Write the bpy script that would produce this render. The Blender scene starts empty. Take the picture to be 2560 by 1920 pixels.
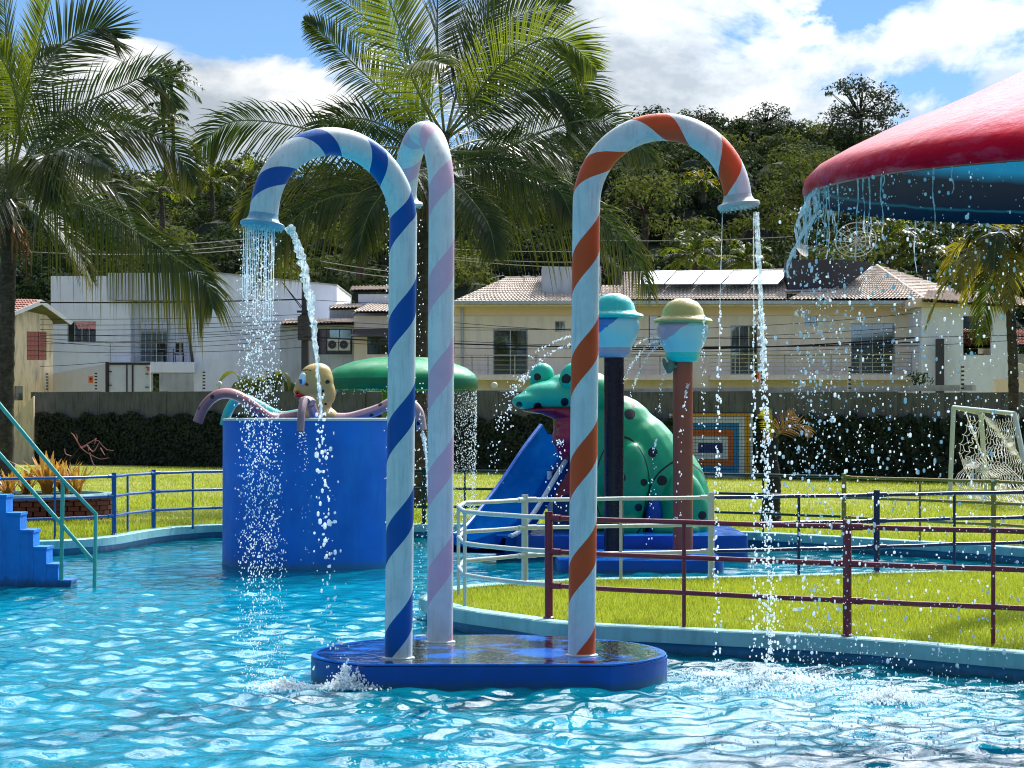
import bpy, bmesh, math, random
import numpy as np
from mathutils import Vector, Matrix
random.seed(7); RNG = np.random.default_rng(7)
R = math.radians
C = bpy.context.scene.collection
scn = bpy.context.scene
# ------------------------------------------------------------------ camera
F = 5475.0; HY = 1046.0; CH = 1.8          # focal length in photo pixels, horizon row, eye height
cam_d = bpy.data.cameras.new('camera'); cam = bpy.data.objects.new('camera', cam_d); C.objects.link(cam)
cam.location = (0, 0, CH); cam.rotation_euler = (R(90), 0, 0)
cam_d.sensor_width = 36; cam_d.lens = 36 * F / 2560; cam_d.shift_y = (HY - 960) / 2560
cam_d.clip_start = .1; cam_d.clip_end = 3000
scn.camera = cam
# ------------------------------------------------------------------ light
SUN_EL, SUN_AZ = 50, 30                    # behind the scene, to the right
w = bpy.data.worlds.new('World'); scn.world = w; w.use_nodes = True
nt = w.node_tree; nt.nodes.clear()
def N(nt, t, **k):
    n = nt.nodes.new(t)
    for a, b in k.items(): setattr(n, a, b)
    return n
def L(nt, a, b): nt.links.new(a, b)
sky = N(nt, 'ShaderNodeTexSky', sky_type='NISHITA', sun_disc=False)
sky.sun_elevation = R(SUN_EL); sky.sun_rotation = R(SUN_AZ); sky.air_density = .9; sky.dust_density = .0; sky.ozone_density = 2.2
tc = N(nt, 'ShaderNodeTexCoord')
def vmath(nt, op, a, b=None, out=0):
    n = N(nt, 'ShaderNodeVectorMath', operation=op)
    for i, v in enumerate((a, b)):
        if v is None: continue
        if isinstance(v, (tuple, list)): n.inputs[i].default_value = v
        else: L(nt, v, n.inputs[i])
    return n.outputs[1] if op in ('LENGTH', 'DISTANCE', 'DOT_PRODUCT') else n.outputs[0]
def fmath(nt, op, a, b=None, c=None, clamp=False):
    n = N(nt, 'ShaderNodeMath', operation=op, use_clamp=clamp)
    for i, v in enumerate((a, b, c)):
        if v is None: continue
        if isinstance(v, (int, float)): n.inputs[i].default_value = v
        else: L(nt, v, n.inputs[i])
    return n.outputs[0]
def noise(nt, vec, scale, detail=4, rough=.5, dist=0.):
    n = N(nt, 'ShaderNodeTexNoise'); n.inputs['Scale'].default_value = scale; n.inputs['Detail'].default_value = detail
    n.inputs['Roughness'].default_value = rough; n.inputs['Distortion'].default_value = dist
    if vec is not None: L(nt, vec, n.inputs['Vector'])
    return n.outputs['Fac']
def ramp(nt, fac, stops):
    n = N(nt, 'ShaderNodeValToRGB'); e = n.color_ramp.elements
    while len(e) < len(stops): e.new(.5)
    for i, (p, c) in enumerate(stops):
        e[i].position = p; e[i].color = (c if isinstance(c, tuple) else (c, c, c)) + (1,)
    L(nt, fac, n.inputs[0]); return n.outputs[0]
def mixc(nt, fac, a, b, mode='MIX'):
    n = N(nt, 'ShaderNodeMix', data_type='RGBA', blend_type=mode)
    for i, v in ((0, fac), (6, a), (7, b)):
        if isinstance(v, (int, float)): n.inputs[i].default_value = v
        elif isinstance(v, tuple): n.inputs[i].default_value = (v + (1,))[:4]
        else: L(nt, v, n.inputs[i])
    return n.outputs[2]
D3 = tc.outputs['Generated']
cv = vmath(nt, 'MULTIPLY', D3, (1, 1, 1.7))
cv2 = vmath(nt, 'ADD', cv, (3.17, 0.4, 1.23))
big = noise(nt, cv2, 8.5, 10, .61, .35)
def blob(px, py, rx, ry, k):               # a clear patch (k<0) or bank (k>0) in one direction of the sky
    d = Vector(((px - 1280) / F, 1, (HY - py) / F)).normalized()
    q = vmath(nt, 'SUBTRACT', D3, tuple(d)); q = vmath(nt, 'MULTIPLY', q, (F / rx, 1, F / ry))
    l = vmath(nt, 'LENGTH', q)
    return fmath(nt, 'MULTIPLY', fmath(nt, 'SUBTRACT', 1., l, clamp=True), k)
s = fmath(nt, 'MULTIPLY_ADD', fmath(nt, 'SUBTRACT', big, .5), 1.9, .5)
for b in ((560, -20, 640, 330, -.62), (2150, 215, 340, 120, -.34), (2060, 60, 380, 130, -.44), (660, 330, 380, 210, .42), (320, 250, 300, 230, .36), (1560, 230, 760, 480, .5), (2520, 300, 420, 300, .35), (2350, 60, 300, 120, .2), (560, -1100, 1400, 700, -.3), (1500, -1700, 4200, 1900, .42)):
    s = fmath(nt, 'ADD', s, blob(*b))
mask = ramp(nt, s, [(.49, 0.), (.56, .5), (.64, .92), (.74, 1.)])
shade = fmath(nt, 'ADD', fmath(nt, 'MULTIPLY', noise(nt, vmath(nt, 'ADD', cv, (1.3, 7.7, .31)), 9, 8, .6), .72), fmath(nt, 'MULTIPLY', big, .28))
ccol = ramp(nt, shade, [(.44, (.48, .55, .62)), (.51, (.76, .81, .86)), (.57, (1.08, 1.08, 1.08))])
sdir = (math.sin(R(SUN_AZ)) * math.cos(R(SUN_EL)), math.cos(R(SUN_AZ)) * math.cos(R(SUN_EL)), math.sin(R(SUN_EL)))
cosa = vmath(nt, 'DOT_PRODUCT', vmath(nt, 'NORMALIZE', D3), sdir)     # thin cloud glows towards the sun
aur = fmath(nt, 'POWER', fmath(nt, 'MULTIPLY', fmath(nt, 'SUBTRACT', cosa, .6, clamp=True), 2.5), 3.)
bstr = fmath(nt, 'ADD', fmath(nt, 'MULTIPLY', aur, 15.0), .80)
bg1 = N(nt, 'ShaderNodeBackground'); bg2 = N(nt, 'ShaderNodeBackground')
L(nt, mixc(nt, 1., sky.outputs[0], (.72, .92, 1.12), 'MULTIPLY'), bg1.inputs[0]); bg1.inputs[1].default_value = .088
L(nt, ccol, bg2.inputs[0]); L(nt, bstr, bg2.inputs[1])
mx = N(nt, 'ShaderNodeMixShader'); L(nt, mask, mx.inputs[0]); L(nt, bg1.outputs[0], mx.inputs[1]); L(nt, bg2.outputs[0], mx.inputs[2])
wo = N(nt, 'ShaderNodeOutputWorld'); L(nt, mx.outputs[0], wo.inputs[0])
w.cycles.sampling_method = 'MANUAL'; w.cycles.sample_map_resolution = 512
sd = bpy.data.lights.new('sun', 'SUN'); sun = bpy.data.objects.new('sun', sd); C.objects.link(sun)
sd.energy = 4.6; sd.angle = R(.5); sd.color = (1, .95, .86)
SV = Vector((math.sin(R(SUN_AZ)) * math.cos(R(SUN_EL)), math.cos(R(SUN_AZ)) * math.cos(R(SUN_EL)), math.sin(R(SUN_EL))))
sun.rotation_euler = SV.to_track_quat('Z', 'Y').to_euler()
scn.view_settings.view_transform = 'Standard'; scn.view_settings.look = 'None'
scn.view_settings.exposure = 0.38; scn.view_settings.gamma = 1; scn.view_settings.use_curve_mapping = False
scn.render.film_transparent = False
scn.cycles.max_bounces = 8; scn.cycles.transparent_max_bounces = 16; scn.cycles.caustics_reflective = False; scn.cycles.caustics_refractive = False
scn.cycles.use_denoising = True; scn.cycles.filter_width = 1.1
# ------------------------------------------------------------------ helpers
def P(px, py, D): return Vector(((px - 1280) / F * D, D, CH + (HY - py) / F * D))
def G(px, D, z=0.): return Vector(((px - 1280) / F * D, D, z))
def DG(py, z=0.): return F * (CH - z) / (py - HY)      # distance at which height z shows at row py
def tag(o, label=None, cat=None, group=None, kind=None):
    if label: o['label'] = label
    if cat: o['category'] = cat
    if group: o['group'] = group
    if kind: o['kind'] = kind
    return o
def thing(name, loc, label, cat, group=None):
    o = bpy.data.objects.new(name, None); C.objects.link(o); o.location = loc; o.empty_display_size = .2
    return tag(o, label, cat, group)
def link(name, me, parent=None, loc=None, kind=None, label=None):
    o = bpy.data.objects.new(name, me); C.objects.link(o)
    if parent is not None:
        o.parent = parent
        o.location = loc if loc is not None else (-parent.location if parent.type == 'EMPTY' else (0, 0, 0))
    elif loc is not None: o.location = loc
    if kind: o['kind'] = kind
    if label: o['label'] = label
    return o
class MB:
    def __init__(s): s.v = []; s.f = []; s.uv = []; s.mi = []; s.m = 0
    def add(s, vs, fs, uvs=None):
        b = len(s.v); s.v.extend([tuple(v) for v in vs])
        for i, f in enumerate(fs):
            s.f.append(tuple(b + j for j in f)); s.mi.append(s.m)
            s.uv.append(uvs[i] if uvs else None)
        return s
    def box(s, c, d, rz=0., M=None):
        x, y, z = d[0] / 2, d[1] / 2, d[2] / 2
        vs = [Vector((i, j, k)) for k in (-z, z) for j in (-y, y) for i in (-x, x)]
        T = Matrix.Translation(Vector(c)) @ Matrix.Rotation(rz, 4, 'Z') if M is None else M
        return s.add([T @ v for v in vs], [(0, 2, 3, 1), (4, 5, 7, 6), (0, 1, 5, 4), (2, 6, 7, 3), (0, 4, 6, 2), (1, 3, 7, 5)])
    def tube(s, pts, r, n=10, cap=True, uvlen=False, flat=None):
        pts = [Vector(p) for p in pts]; k = len(pts)
        rs = [r] * k if isinstance(r, (int, float)) else list(r)
        T0 = (pts[1] - pts[0]).normalized()
        U = T0.orthogonal().normalized() if abs(T0.z) < .99 else Vector((1, 0, 0))
        ring = []; ln = 0; lens = []
        for i, p in enumerate(pts):
            T = (pts[min(i + 1, k - 1)] - pts[max(i - 1, 0)]).normalized()
            U = (U - T * U.dot(T)).normalized(); W = T.cross(U)
            if i: ln += (p - pts[i - 1]).length
            lens.append(ln)
            for j in range(n):
                a = 2 * math.pi * j / n
                ring.append(p + (U * math.cos(a) + W * math.sin(a) * (flat or 1)) * rs[i])
        fs = []; uv = []
        for i in range(k - 1):
            for j in range(n):
                a = i * n + j; b = i * n + (j + 1) % n
                fs.append((a, b, b + n, a + n))
                u0, u1 = j / n, (j + 1) / n
                uv.append([(u0, lens[i]), (u1, lens[i]), (u1, lens[i + 1]), (u0, lens[i + 1])])
        if cap:
            fs.append(tuple(range(n - 1, -1, -1))); fs.append(tuple((k - 1) * n + j for j in range(n))); uv += [None, None]
        return s.add(ring, fs, uv)
    def lathe(s, prof, c=(0, 0, 0), n=32, close=False, sx=1, sy=1):
        vs = []; fs = []; c = Vector(c)
        for r, z in prof:
            for j in range(n):
                a = 2 * math.pi * j / n
                vs.append(c + Vector((r * sx * math.cos(a), r * sy * math.sin(a), z)))
        for i in range(len(prof) - 1):
            for j in range(n):
                a = i * n + j; b = i * n + (j + 1) % n
                fs.append((a, b, b + n, a + n))
        if prof[0][0] > 1e-6 and close: fs.append(tuple(range(n - 1, -1, -1)))
        if prof[-1][0] > 1e-6 and close: fs.append(tuple((len(prof) - 1) * n + j for j in range(n)))
        return s.add(vs, fs)
    def ball(s, c, r, n=12, m=8, M=None):
        c = Vector(c); r = (r, r, r) if isinstance(r, (int, float)) else r
        vs = []; fs = []
        for i in range(m + 1):
            t = math.pi * i / m
            for j in range(n):
                a = 2 * math.pi * j / n
                v = Vector((r[0] * math.sin(t) * math.cos(a), r[1] * math.sin(t) * math.sin(a), -r[2] * math.cos(t)))
                vs.append(c + (M @ v if M else v))
        for i in range(m):
            for j in range(n):
                a = i * n + j; b = i * n + (j + 1) % n
                fs.append((a, b, b + n, a + n))
        return s.add(vs, fs)
    def prism(s, poly, axis_vec):
        a = [Vector(p) for p in poly]; v = Vector(axis_vec); n = len(a)
        return s.add(a + [p + v for p in a], [tuple(range(n))[::-1], tuple(range(n, 2 * n))] + [(i, (i + 1) % n, n + (i + 1) % n, n + i) for i in range(n)])
    def mesh(s, name, mats, smooth=False):
        me = bpy.data.meshes.new(name); me.from_pydata(s.v, [], s.f)
        for m in (mats if isinstance(mats, (list, tuple)) else [mats]): me.materials.append(m)
        if any(s.mi): me.polygons.foreach_set('material_index', s.mi)
        if any(u is not None for u in s.uv):
            uvl = me.uv_layers.new(name='UVMap'); k = 0
            for f, u in zip(s.f, s.uv):
                for j in range(len(f)):
                    uvl.data[k].uv = u[j] if u else (0, 0)
                    k += 1
        bm = bmesh.new(); bm.from_mesh(me)
        bmesh.ops.remove_doubles(bm, verts=bm.verts, dist=1e-5)
        bmesh.ops.recalc_face_normals(bm, faces=bm.faces)
        bm.to_mesh(me); bm.free()
        if smooth:
            me.polygons.foreach_set('use_smooth', [True] * len(me.polygons))
            try: me.set_sharp_from_angle(angle=R(smooth if smooth is not True else 40))
            except Exception: pass
        me.update(); return me
    def build(s, name, mats, parent=None, smooth=False, **k):
        return link(name, s.mesh(name, mats, smooth), parent, **k)
def np_mesh(name, v, f, mat, smooth=False, attr=None):
    v = np.asarray(v, np.float32); f = np.asarray(f, np.int32); me = bpy.data.meshes.new(name)
    me.vertices.add(len(v)); me.vertices.foreach_set('co', v.ravel())
    n, k = f.shape
    me.loops.add(n * k); me.loops.foreach_set('vertex_index', f.ravel())
    me.polygons.add(n); me.polygons.foreach_set('loop_start', np.arange(0, n * k, k, dtype=np.int32))
    if smooth: me.polygons.foreach_set('use_smooth', np.ones(n, bool))
    for m in (mat if isinstance(mat, (list, tuple)) else [mat]): me.materials.append(m)
    if attr is not None:
        a = me.attributes.new('tint', 'FLOAT', 'POINT'); a.data.foreach_set('value', np.asarray(attr, np.float32))
    me.update(calc_edges=True); return me
def curve_pts(ctrl, n):                    # Catmull-Rom through control points, n samples
    c = [Vector(p) for p in ctrl]; c = [c[0] * 2 - c[1]] + c + [c[-1] * 2 - c[-2]]
    out = []; m = len(c) - 3
    for i in range(n):
        t = i / (n - 1) * m; k = min(int(t), m - 1); t -= k
        a, b, d, e = c[k:k + 4]
        out.append(.5 * ((2 * b) + (d - a) * t + (2 * a - 5 * b + 4 * d - e) * t * t + (3 * b - a - 3 * d + e) * t ** 3))
    return out
# ------------------------------------------------------------------ materials
def base_mat(name):
    m = bpy.data.materials.new(name); m.use_nodes = True; nt = m.node_tree
    b = nt.nodes['Principled BSDF']; return m, nt, b
def pm(name, col, rough=.5, var=.12, sc=2.5, bump=.15, bsc=30, metal=0., coat=0., dirt=None, dsc=(3, 3, .7), damt=.5, spec=.28):
    m, nt, b = base_mat(name)
    t = N(nt, 'ShaderNodeTexCoord').outputs['Object']
    n1 = noise(nt, t, sc, 5, .6)
    c1 = tuple(x * (1 - var) for x in col); c2 = tuple(min(1, x * (1 + var)) for x in col)
    colr = ramp(nt, n1, [(.3, c1), (.7, c2)])
    if dirt:
        dv = vmath(nt, 'MULTIPLY', t, dsc); n3 = noise(nt, dv, 2., 6, .65)
        f = ramp(nt, n3, [(.48, 0.), (.72, damt)]); colr = mixc(nt, f, colr, dirt)
    L(nt, colr, b.inputs['Base Color'])
    rr = noise(nt, t, sc * 3, 4, .6); L(nt, ramp(nt, rr, [(.3, max(0, rough - .08)), (.7, min(1, rough + .1))]), b.inputs['Roughness'])
    b.inputs['Metallic'].default_value = metal; b.inputs['Coat Weight'].default_value = coat; b.inputs['Coat Roughness'].default_value = .08
    b.inputs['Specular IOR Level'].default_value = spec
    if bump:
        n2 = noise(nt, t, bsc, 5, .6); bn = N(nt, 'ShaderNodeBump'); bn.inputs['Strength'].default_value = bump; bn.inputs['Distance'].default_value = .01
        L(nt, n2, bn.inputs['Height']); L(nt, bn.outputs[0], b.inputs['Normal'])
    return m
def leaf_mat(name, c1, c2, trans, rough=.45, sc=1.2, tw=.45, spec=.4, tips=None):
    m, nt, b = base_mat(name)
    t = N(nt, 'ShaderNodeTexCoord').outputs['Object']
    geo = N(nt, 'ShaderNodeNewGeometry')
    f = fmath(nt, 'ADD', fmath(nt, 'MULTIPLY', noise(nt, t, sc, 3, .6), .7), fmath(nt, 'MULTIPLY', geo.outputs['Random Per Island'], .45))
    cc = ramp(nt, f, [(.3, c1), (.8, c2)])
    if tips:
        at = N(nt, 'ShaderNodeAttribute', attribute_name='tint'); cc = mixc(nt, at.outputs['Fac'], cc, tips)
    L(nt, cc, b.inputs['Base Color']); b.inputs['Roughness'].default_value = rough; b.inputs['Specular IOR Level'].default_value = spec
    tr = N(nt, 'ShaderNodeBsdfTranslucent'); L(nt, mixc(nt, .5, cc, trans, 'MIX'), tr.inputs[0])
    mx = N(nt, 'ShaderNodeMixShader'); mx.inputs[0].default_value = tw
    L(nt, b.outputs[0], mx.inputs[1]); L(nt, tr.outputs[0], mx.inputs[2])
    L(nt, mx.outputs[0], nt.nodes['Material Output'].inputs[0]); return m
M = {}
M['white_paint'] = pm('white_paint', (.52, .60, .62), .35, .06, dirt=(.25, .3, .3), damt=.25)
M['blue_paint'] = pm('blue_paint', (.012, .10, .42), .3, .1, coat=.2)
M['tank_blue'] = pm('tank_blue', (.001, .14, .56), .55, .2, 1.2, .15, dirt=(.01, .24, .62), dsc=(2, 2, .5), damt=.5)
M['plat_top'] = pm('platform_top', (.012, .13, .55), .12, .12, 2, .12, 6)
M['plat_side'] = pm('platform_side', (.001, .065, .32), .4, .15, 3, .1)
M['stair_blue'] = pm('stair_blue', (.008, .20, .62), .6, .15, 3, .3, 25, dirt=(.02, .05, .2), damt=.5)
M['kerb'] = pm('kerb_paint', (.22, .47, .50), .5, .15, 2, .3, 20, dirt=(.08, .2, .2), damt=.5)
M['kerb_wall'] = pm('pool_wall_paint', (.03, .2, .36), .5, .2, 2)
M['fence_blue'] = pm('fence_blue', (.008, .09, .30), .3, .1, coat=.3)
M['fence_navy'] = pm('fence_navy', (.005, .022, .11), .3, .1, coat=.3)
M['fence_maroon'] = pm('fence_maroon', (.16, .012, .03), .33, .12, coat=.3, dirt=(.3, .1, .1), damt=.2)
M['fence_white'] = pm('fence_white', (.5, .58, .57), .3, .08, coat=.2, dirt=(.2, .25, .2), damt=.3)
M['fence_green'] = pm('fence_green', (.006, .035, .03), .35, .1)
M['fence_yellow'] = pm('fence_yellow', (.30, .20, .03), .4, .15)
M['rail_teal'] = pm('rail_teal', (.06, .36, .30), .25, .1, coat=.4)
M['concrete'] = pm('concrete', (.115, .12, .12), .85, .25, .9, .5, 12, dirt=(.03, .035, .03), dsc=(6, 6, .8), damt=.8)
M['concrete_light'] = pm('concrete_light', (.42, .41, .39), .8, .15, 2, .4, 15, dirt=(.12, .12, .1), damt=.5)
M['white_wall'] = pm('white_plaster', (.84, .87, .96), .8, .06, .5, .2, 10, dirt=(.3, .32, .35), dsc=(1.2, 1.2, .25), damt=.22)
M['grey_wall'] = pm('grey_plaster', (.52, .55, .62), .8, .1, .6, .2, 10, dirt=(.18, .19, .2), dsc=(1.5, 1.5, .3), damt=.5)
M['cream_wall'] = pm('cream_plaster', (.88, .77, .69), .8, .06, .5, .25, 14, dirt=(.42, .38, .33), dsc=(1.4, 1.4, .3), damt=.35)
M['cream_and_bounce'] = pm('cream_and_bounce', (.86, .66, .49), .8, .06, .5, .2, 14)  # warm cream of beam and box; on the cream house it imitates bounce light
M['ochre_wall'] = pm('ochre_plaster', (.74, .60, .40), .85, .12, .8, .3, 12, dirt=(.2, .17, .13), dsc=(2, 2, .35), damt=.8)
M['tile_pale'] = pm('roof_tile_pale', (.68, .59, .51), .8, .18, 2.2, .5, 8, dirt=(.2, .15, .13), dsc=(3, 3, 3), damt=.6)
M['tile_red'] = pm('roof_tile_red', (.45, .20, .15), .8, .3, 3, .5, 8, dirt=(.1, .06, .05), dsc=(3, 3, 3), damt=.6)
M['dark_tank'] = pm('dark_tank_wall', (.07, .065, .075), .8, .15, 1)
M['frame_white'] = pm('frame_white', (.6, .62, .62), .4, .05)
M['frame_dark'] = pm('frame_dark', (.05, .05, .055), .4, .1)
M['room'] = pm('room_dark', (.05, .075, .12), .9, .1)
M['curtain'] = pm('curtain', (.62, .68, .80), .9, .15, 4)
M['metal'] = pm('steel_rail', (.45, .46, .46), .3, .08, metal=.8)
M['wire'] = pm('wire_black', (.012, .012, .015), .5, .1)
M['wire_light'] = pm('wire_light', (.4, .38, .33), .5, .1)
M['truck'] = pm('truck_panel', (.62, .64, .68), .4, .05)
M['truck_dark'] = pm('truck_frame', (.045, .03, .035), .5, .1)
M['red_mark'] = pm('red_marker', (.6, .03, .03), .4, .05)
M['orange_sign'] = pm('orange_sign', (.8, .16, .02), .5, .05)
M['black'] = pm('black', (.012, .012, .012), .5, .1)
M['brick'] = pm('planter_brick', (.10, .03, .022), .75, .4, 2.5, .6, 25)
M['block'] = pm('clay_block', (.32, .11, .09), .85, .3, 3, .5, 20)
M['soil'] = pm('soil', (.03, .02, .014), .95, .3)
M['trunk'] = pm('palm_trunk', (.05, .042, .034), .9, .5, 6, 1., 22, dirt=(.16, .15, .13), dsc=(4, 4, 8), damt=.5)
M['bark'] = pm('bark', (.04, .03, .022), .9, .3, 6, .8, 20)
M['mesh_dish'] = pm('dish', (.62, .56, .45), .5, .1)
M['solar'] = pm('solar_panel', (.30, .36, .5), .12, .04, bump=0, coat=.6)
M['net'] = pm('net_cord', (.72, .72, .66), .7, .05)
M['goal'] = pm('goal_tube', (.48, .56, .54), .35, .08)
M['pole_black'] = pm('pole_aubergine', (.010, .004, .014), .25, .2, coat=.1)
M['pole_red'] = pm('pole_terracotta', (.33, .075, .04), .35, .08, coat=.15)
M['teal_hat'] = pm('hat_turquoise', (.02, .48, .44), .25, .08, coat=.4)
M['yellow_hat'] = pm('hat_mustard', (.42, .37, .12), .3, .08, coat=.3)
M['umb_green'] = pm('umbrella_green', (.004, .27, .09), .35, .3, 3, .1, 10, coat=.08)
M['umb_yellow'] = pm('umbrella_post', (.30, .27, .02), .4, .1)
M['oct_yellow'] = None
M['frond'] = leaf_mat('frond_green', (.006, .018, .007), (.026, .050, .010), (.10, .18, .010), .32, spec=.3, tw=.22, tips=(.34, .27, .02))
M['frond_bright'] = leaf_mat('frond_bright', (.018, .045, .007), (.065, .105, .012), (.34, .42, .02), .35, tw=.45, spec=.3, tips=(.40, .34, .02))
M['frond_yellow'] = leaf_mat('frond_yellow', (.07, .085, .012), (.20, .18, .025), (.52, .44, .03), .4, tw=.5)
M['frond_dry'] = leaf_mat('frond_dry', (.12, .07, .03), (.30, .17, .06), (.5, .25, .05), .6, tw=.3)
M['rachis'] = pm('rachis', (.15, .16, .06), .45, .2, 3)
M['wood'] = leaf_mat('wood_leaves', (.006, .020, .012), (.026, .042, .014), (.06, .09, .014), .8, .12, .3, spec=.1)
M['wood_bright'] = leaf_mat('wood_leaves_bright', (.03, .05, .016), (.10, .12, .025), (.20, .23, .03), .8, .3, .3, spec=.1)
M['tree_dark'] = leaf_mat('tree_dark', (.018, .03, .018), (.04, .055, .025), (.06, .09, .02), .6, .3, .25)
M['hedge'] = leaf_mat('hedge_leaves', (.008, .018, .010), (.02, .04, .016), (.04, .07, .01), .6, .8, .15)
M['grass'] = leaf_mat('grass_blades', (.09, .17, .014), (.29, .36, .04), (.58, .64, .05), .6, .5, .5, spec=.2)
M['bromel'] = leaf_mat('bromeliad', (.38, .16, .03), (.62, .36, .06), (.8, .45, .06), .4, 1.5, .35)
M['banana'] = leaf_mat('banana_leaf', (.03, .06, .02), (.08, .12, .03), (.3, .3, .03), .4, 1, .35)
def ground_grass():
    m, nt, b = base_mat('lawn'); t = N(nt, 'ShaderNodeTexCoord').outputs['Object']
    n1 = noise(nt, t, .5, 6, .6); n2 = noise(nt, t, 18, 4, .7)
    c = ramp(nt, fmath(nt, 'ADD', fmath(nt, 'MULTIPLY', n1, .6), fmath(nt, 'MULTIPLY', n2, .4)), [(.3, (.09, .12, .014)), (.52, (.25, .26, .03)), (.68, (.36, .33, .08)), (.78, (.20, .14, .06))])
    L(nt, c, b.inputs['Base Color']); b.inputs['Roughness'].default_value = .9
    bn = N(nt, 'ShaderNodeBump'); bn.inputs['Strength'].default_value = .8; bn.inputs['Distance'].default_value = .05; L(nt, n2, bn.inputs['Height']); L(nt, bn.outputs[0], b.inputs['Normal'])
    return m
M['lawn'] = ground_grass()
M['forest_floor'] = pm('forest_floor', (.015, .025, .012), .95, .4, .2)
def glass_mat():
    m, nt, b = base_mat('window_glass'); nt.nodes.remove(b)
    fr = N(nt, 'ShaderNodeFresnel'); fr.inputs[0].default_value = 1.6
    tr = N(nt, 'ShaderNodeBsdfTransparent'); tr.inputs[0].default_value = (.70, .80, .92, 1)
    gl = N(nt, 'ShaderNodeBsdfGlossy'); gl.inputs['Roughness'].default_value = .03
    mx = N(nt, 'ShaderNodeMixShader'); L(nt, fmath(nt, 'ADD', fr.outputs[0], .16), mx.inputs[0]); L(nt, tr.outputs[0], mx.inputs[1]); L(nt, gl.outputs[0], mx.inputs[2])
    L(nt, mx.outputs[0], nt.nodes['Material Output'].inputs[0]); return m
M['glass'] = glass_mat()
def water_mat():
    m, nt, b = base_mat('pool_water'); nt.nodes.remove(b)
    t = N(nt, 'ShaderNodeTexCoord').outputs['Object']
    bn = N(nt, 'ShaderNodeBump'); bn.inputs['Strength'].default_value = .35; bn.inputs['Distance'].default_value = .02
    L(nt, noise(nt, t, 9, 3, .5), bn.inputs['Height'])
    fr = N(nt, 'ShaderNodeFresnel'); fr.inputs[0].default_value = 1.36; L(nt, bn.outputs[0], fr.inputs['Normal'])
    tr = N(nt, 'ShaderNodeBsdfTransparent'); tr.inputs[0].default_value = (.24, .86, .95, 1)
    gl = N(nt, 'ShaderNodeBsdfGlossy'); gl.inputs['Roughness'].default_value = .015; L(nt, bn.outputs[0], gl.inputs['Normal'])
    df = N(nt, 'ShaderNodeBsdfDiffuse'); df.inputs[0].default_value = (.002, .36, .50, 1); body = N(nt, 'ShaderNodeMixShader'); body.inputs[0].default_value = .35; L(nt, tr.outputs[0], body.inputs[1]); L(nt, df.outputs[0], body.inputs[2])   # faint turbidity of the pool water
    mx = N(nt, 'ShaderNodeMixShader'); L(nt, fr.outputs[0], mx.inputs[0]); L(nt, body.outputs[0], mx.inputs[1]); L(nt, gl.outputs[0], mx.inputs[2])
    L(nt, mx.outputs[0], nt.nodes['Material Output'].inputs[0]); return m
M['water'] = water_mat()
def pool_floor():
    m, nt, b = base_mat('pool_floor'); t = N(nt, 'ShaderNodeTexCoord').outputs['Object']
    v = N(nt, 'ShaderNodeTexVoronoi', feature='SMOOTH_F1'); v.inputs['Scale'].default_value = 2.2
    wv = N(nt, 'ShaderNodeTexNoise'); wv.inputs['Scale'].default_value = 1.6; L(nt, t, wv.inputs['Vector'])
    c = ramp(nt, wv.outputs['Fac'], [(.3, (.005, .32, .50)), (.7, (.015, .44, .62))])
    L(nt, c, b.inputs['Base Color']); b.inputs['Roughness'].default_value = .7; return m
M['pool_floor'] = pool_floor()
def drop_mat():
    m, nt, b = base_mat('water_drops')
    b.inputs['Base Color'].default_value = (.93, .97, 1, 1); b.inputs['Roughness'].default_value = .08; b.inputs['Specular IOR Level'].default_value = 1.
    tl = N(nt, 'ShaderNodeBsdfTranslucent'); tl.inputs[0].default_value = (.96, .99, 1, 1)
    tr = N(nt, 'ShaderNodeBsdfTransparent'); tr.inputs[0].default_value = (.8, .95, .98, 1)
    mx = N(nt, 'ShaderNodeMixShader'); mx.inputs[0].default_value = .62; L(nt, b.outputs[0], mx.inputs[1]); L(nt, tl.outputs[0], mx.inputs[2])
    m2 = N(nt, 'ShaderNodeMixShader'); m2.inputs[0].default_value = .12; L(nt, mx.outputs[0], m2.inputs[1]); L(nt, tr.outputs[0], m2.inputs[2])
    L(nt, m2.outputs[0], nt.nodes['Material Output'].inputs[0]); return m
M['drops'] = drop_mat()
def jet_mat():
    m, nt, b = base_mat('water_jet'); b.inputs['Base Color'].default_value = (.9, .97, 1, 1); b.inputs['Roughness'].default_value = .05; b.inputs['Specular IOR Level'].default_value = 1.
    t = N(nt, 'ShaderNodeTexCoord').outputs['Object']; bn = N(nt, 'ShaderNodeBump'); bn.inputs['Strength'].default_value = 1.; bn.inputs['Distance'].default_value = .03; L(nt, noise(nt, vmath(nt, 'MULTIPLY', t, (1, 1, .35)), 45, 3), bn.inputs['Height']); L(nt, bn.outputs[0], b.inputs['Normal'])
    tr = N(nt, 'ShaderNodeBsdfTransparent'); tr.inputs[0].default_value = (.82, .96, .98, 1); tl = N(nt, 'ShaderNodeBsdfTranslucent'); L(nt, bn.outputs[0], tl.inputs['Normal'])
    mx = N(nt, 'ShaderNodeMixShader'); mx.inputs[0].default_value = .6; L(nt, b.outputs[0], mx.inputs[1]); L(nt, tl.outputs[0], mx.inputs[2])
    f = ramp(nt, noise(nt, vmath(nt, 'MULTIPLY', t, (1, 1, .3)), 60, 3), [(.42, .15), (.6, .85)])
    m2 = N(nt, 'ShaderNodeMixShader'); L(nt, f, m2.inputs[0]); L(nt, mx.outputs[0], m2.inputs[1]); L(nt, tr.outputs[0], m2.inputs[2]); L(nt, m2.outputs[0], nt.nodes['Material Output'].inputs[0]); return m
M['jet'] = jet_mat()
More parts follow.
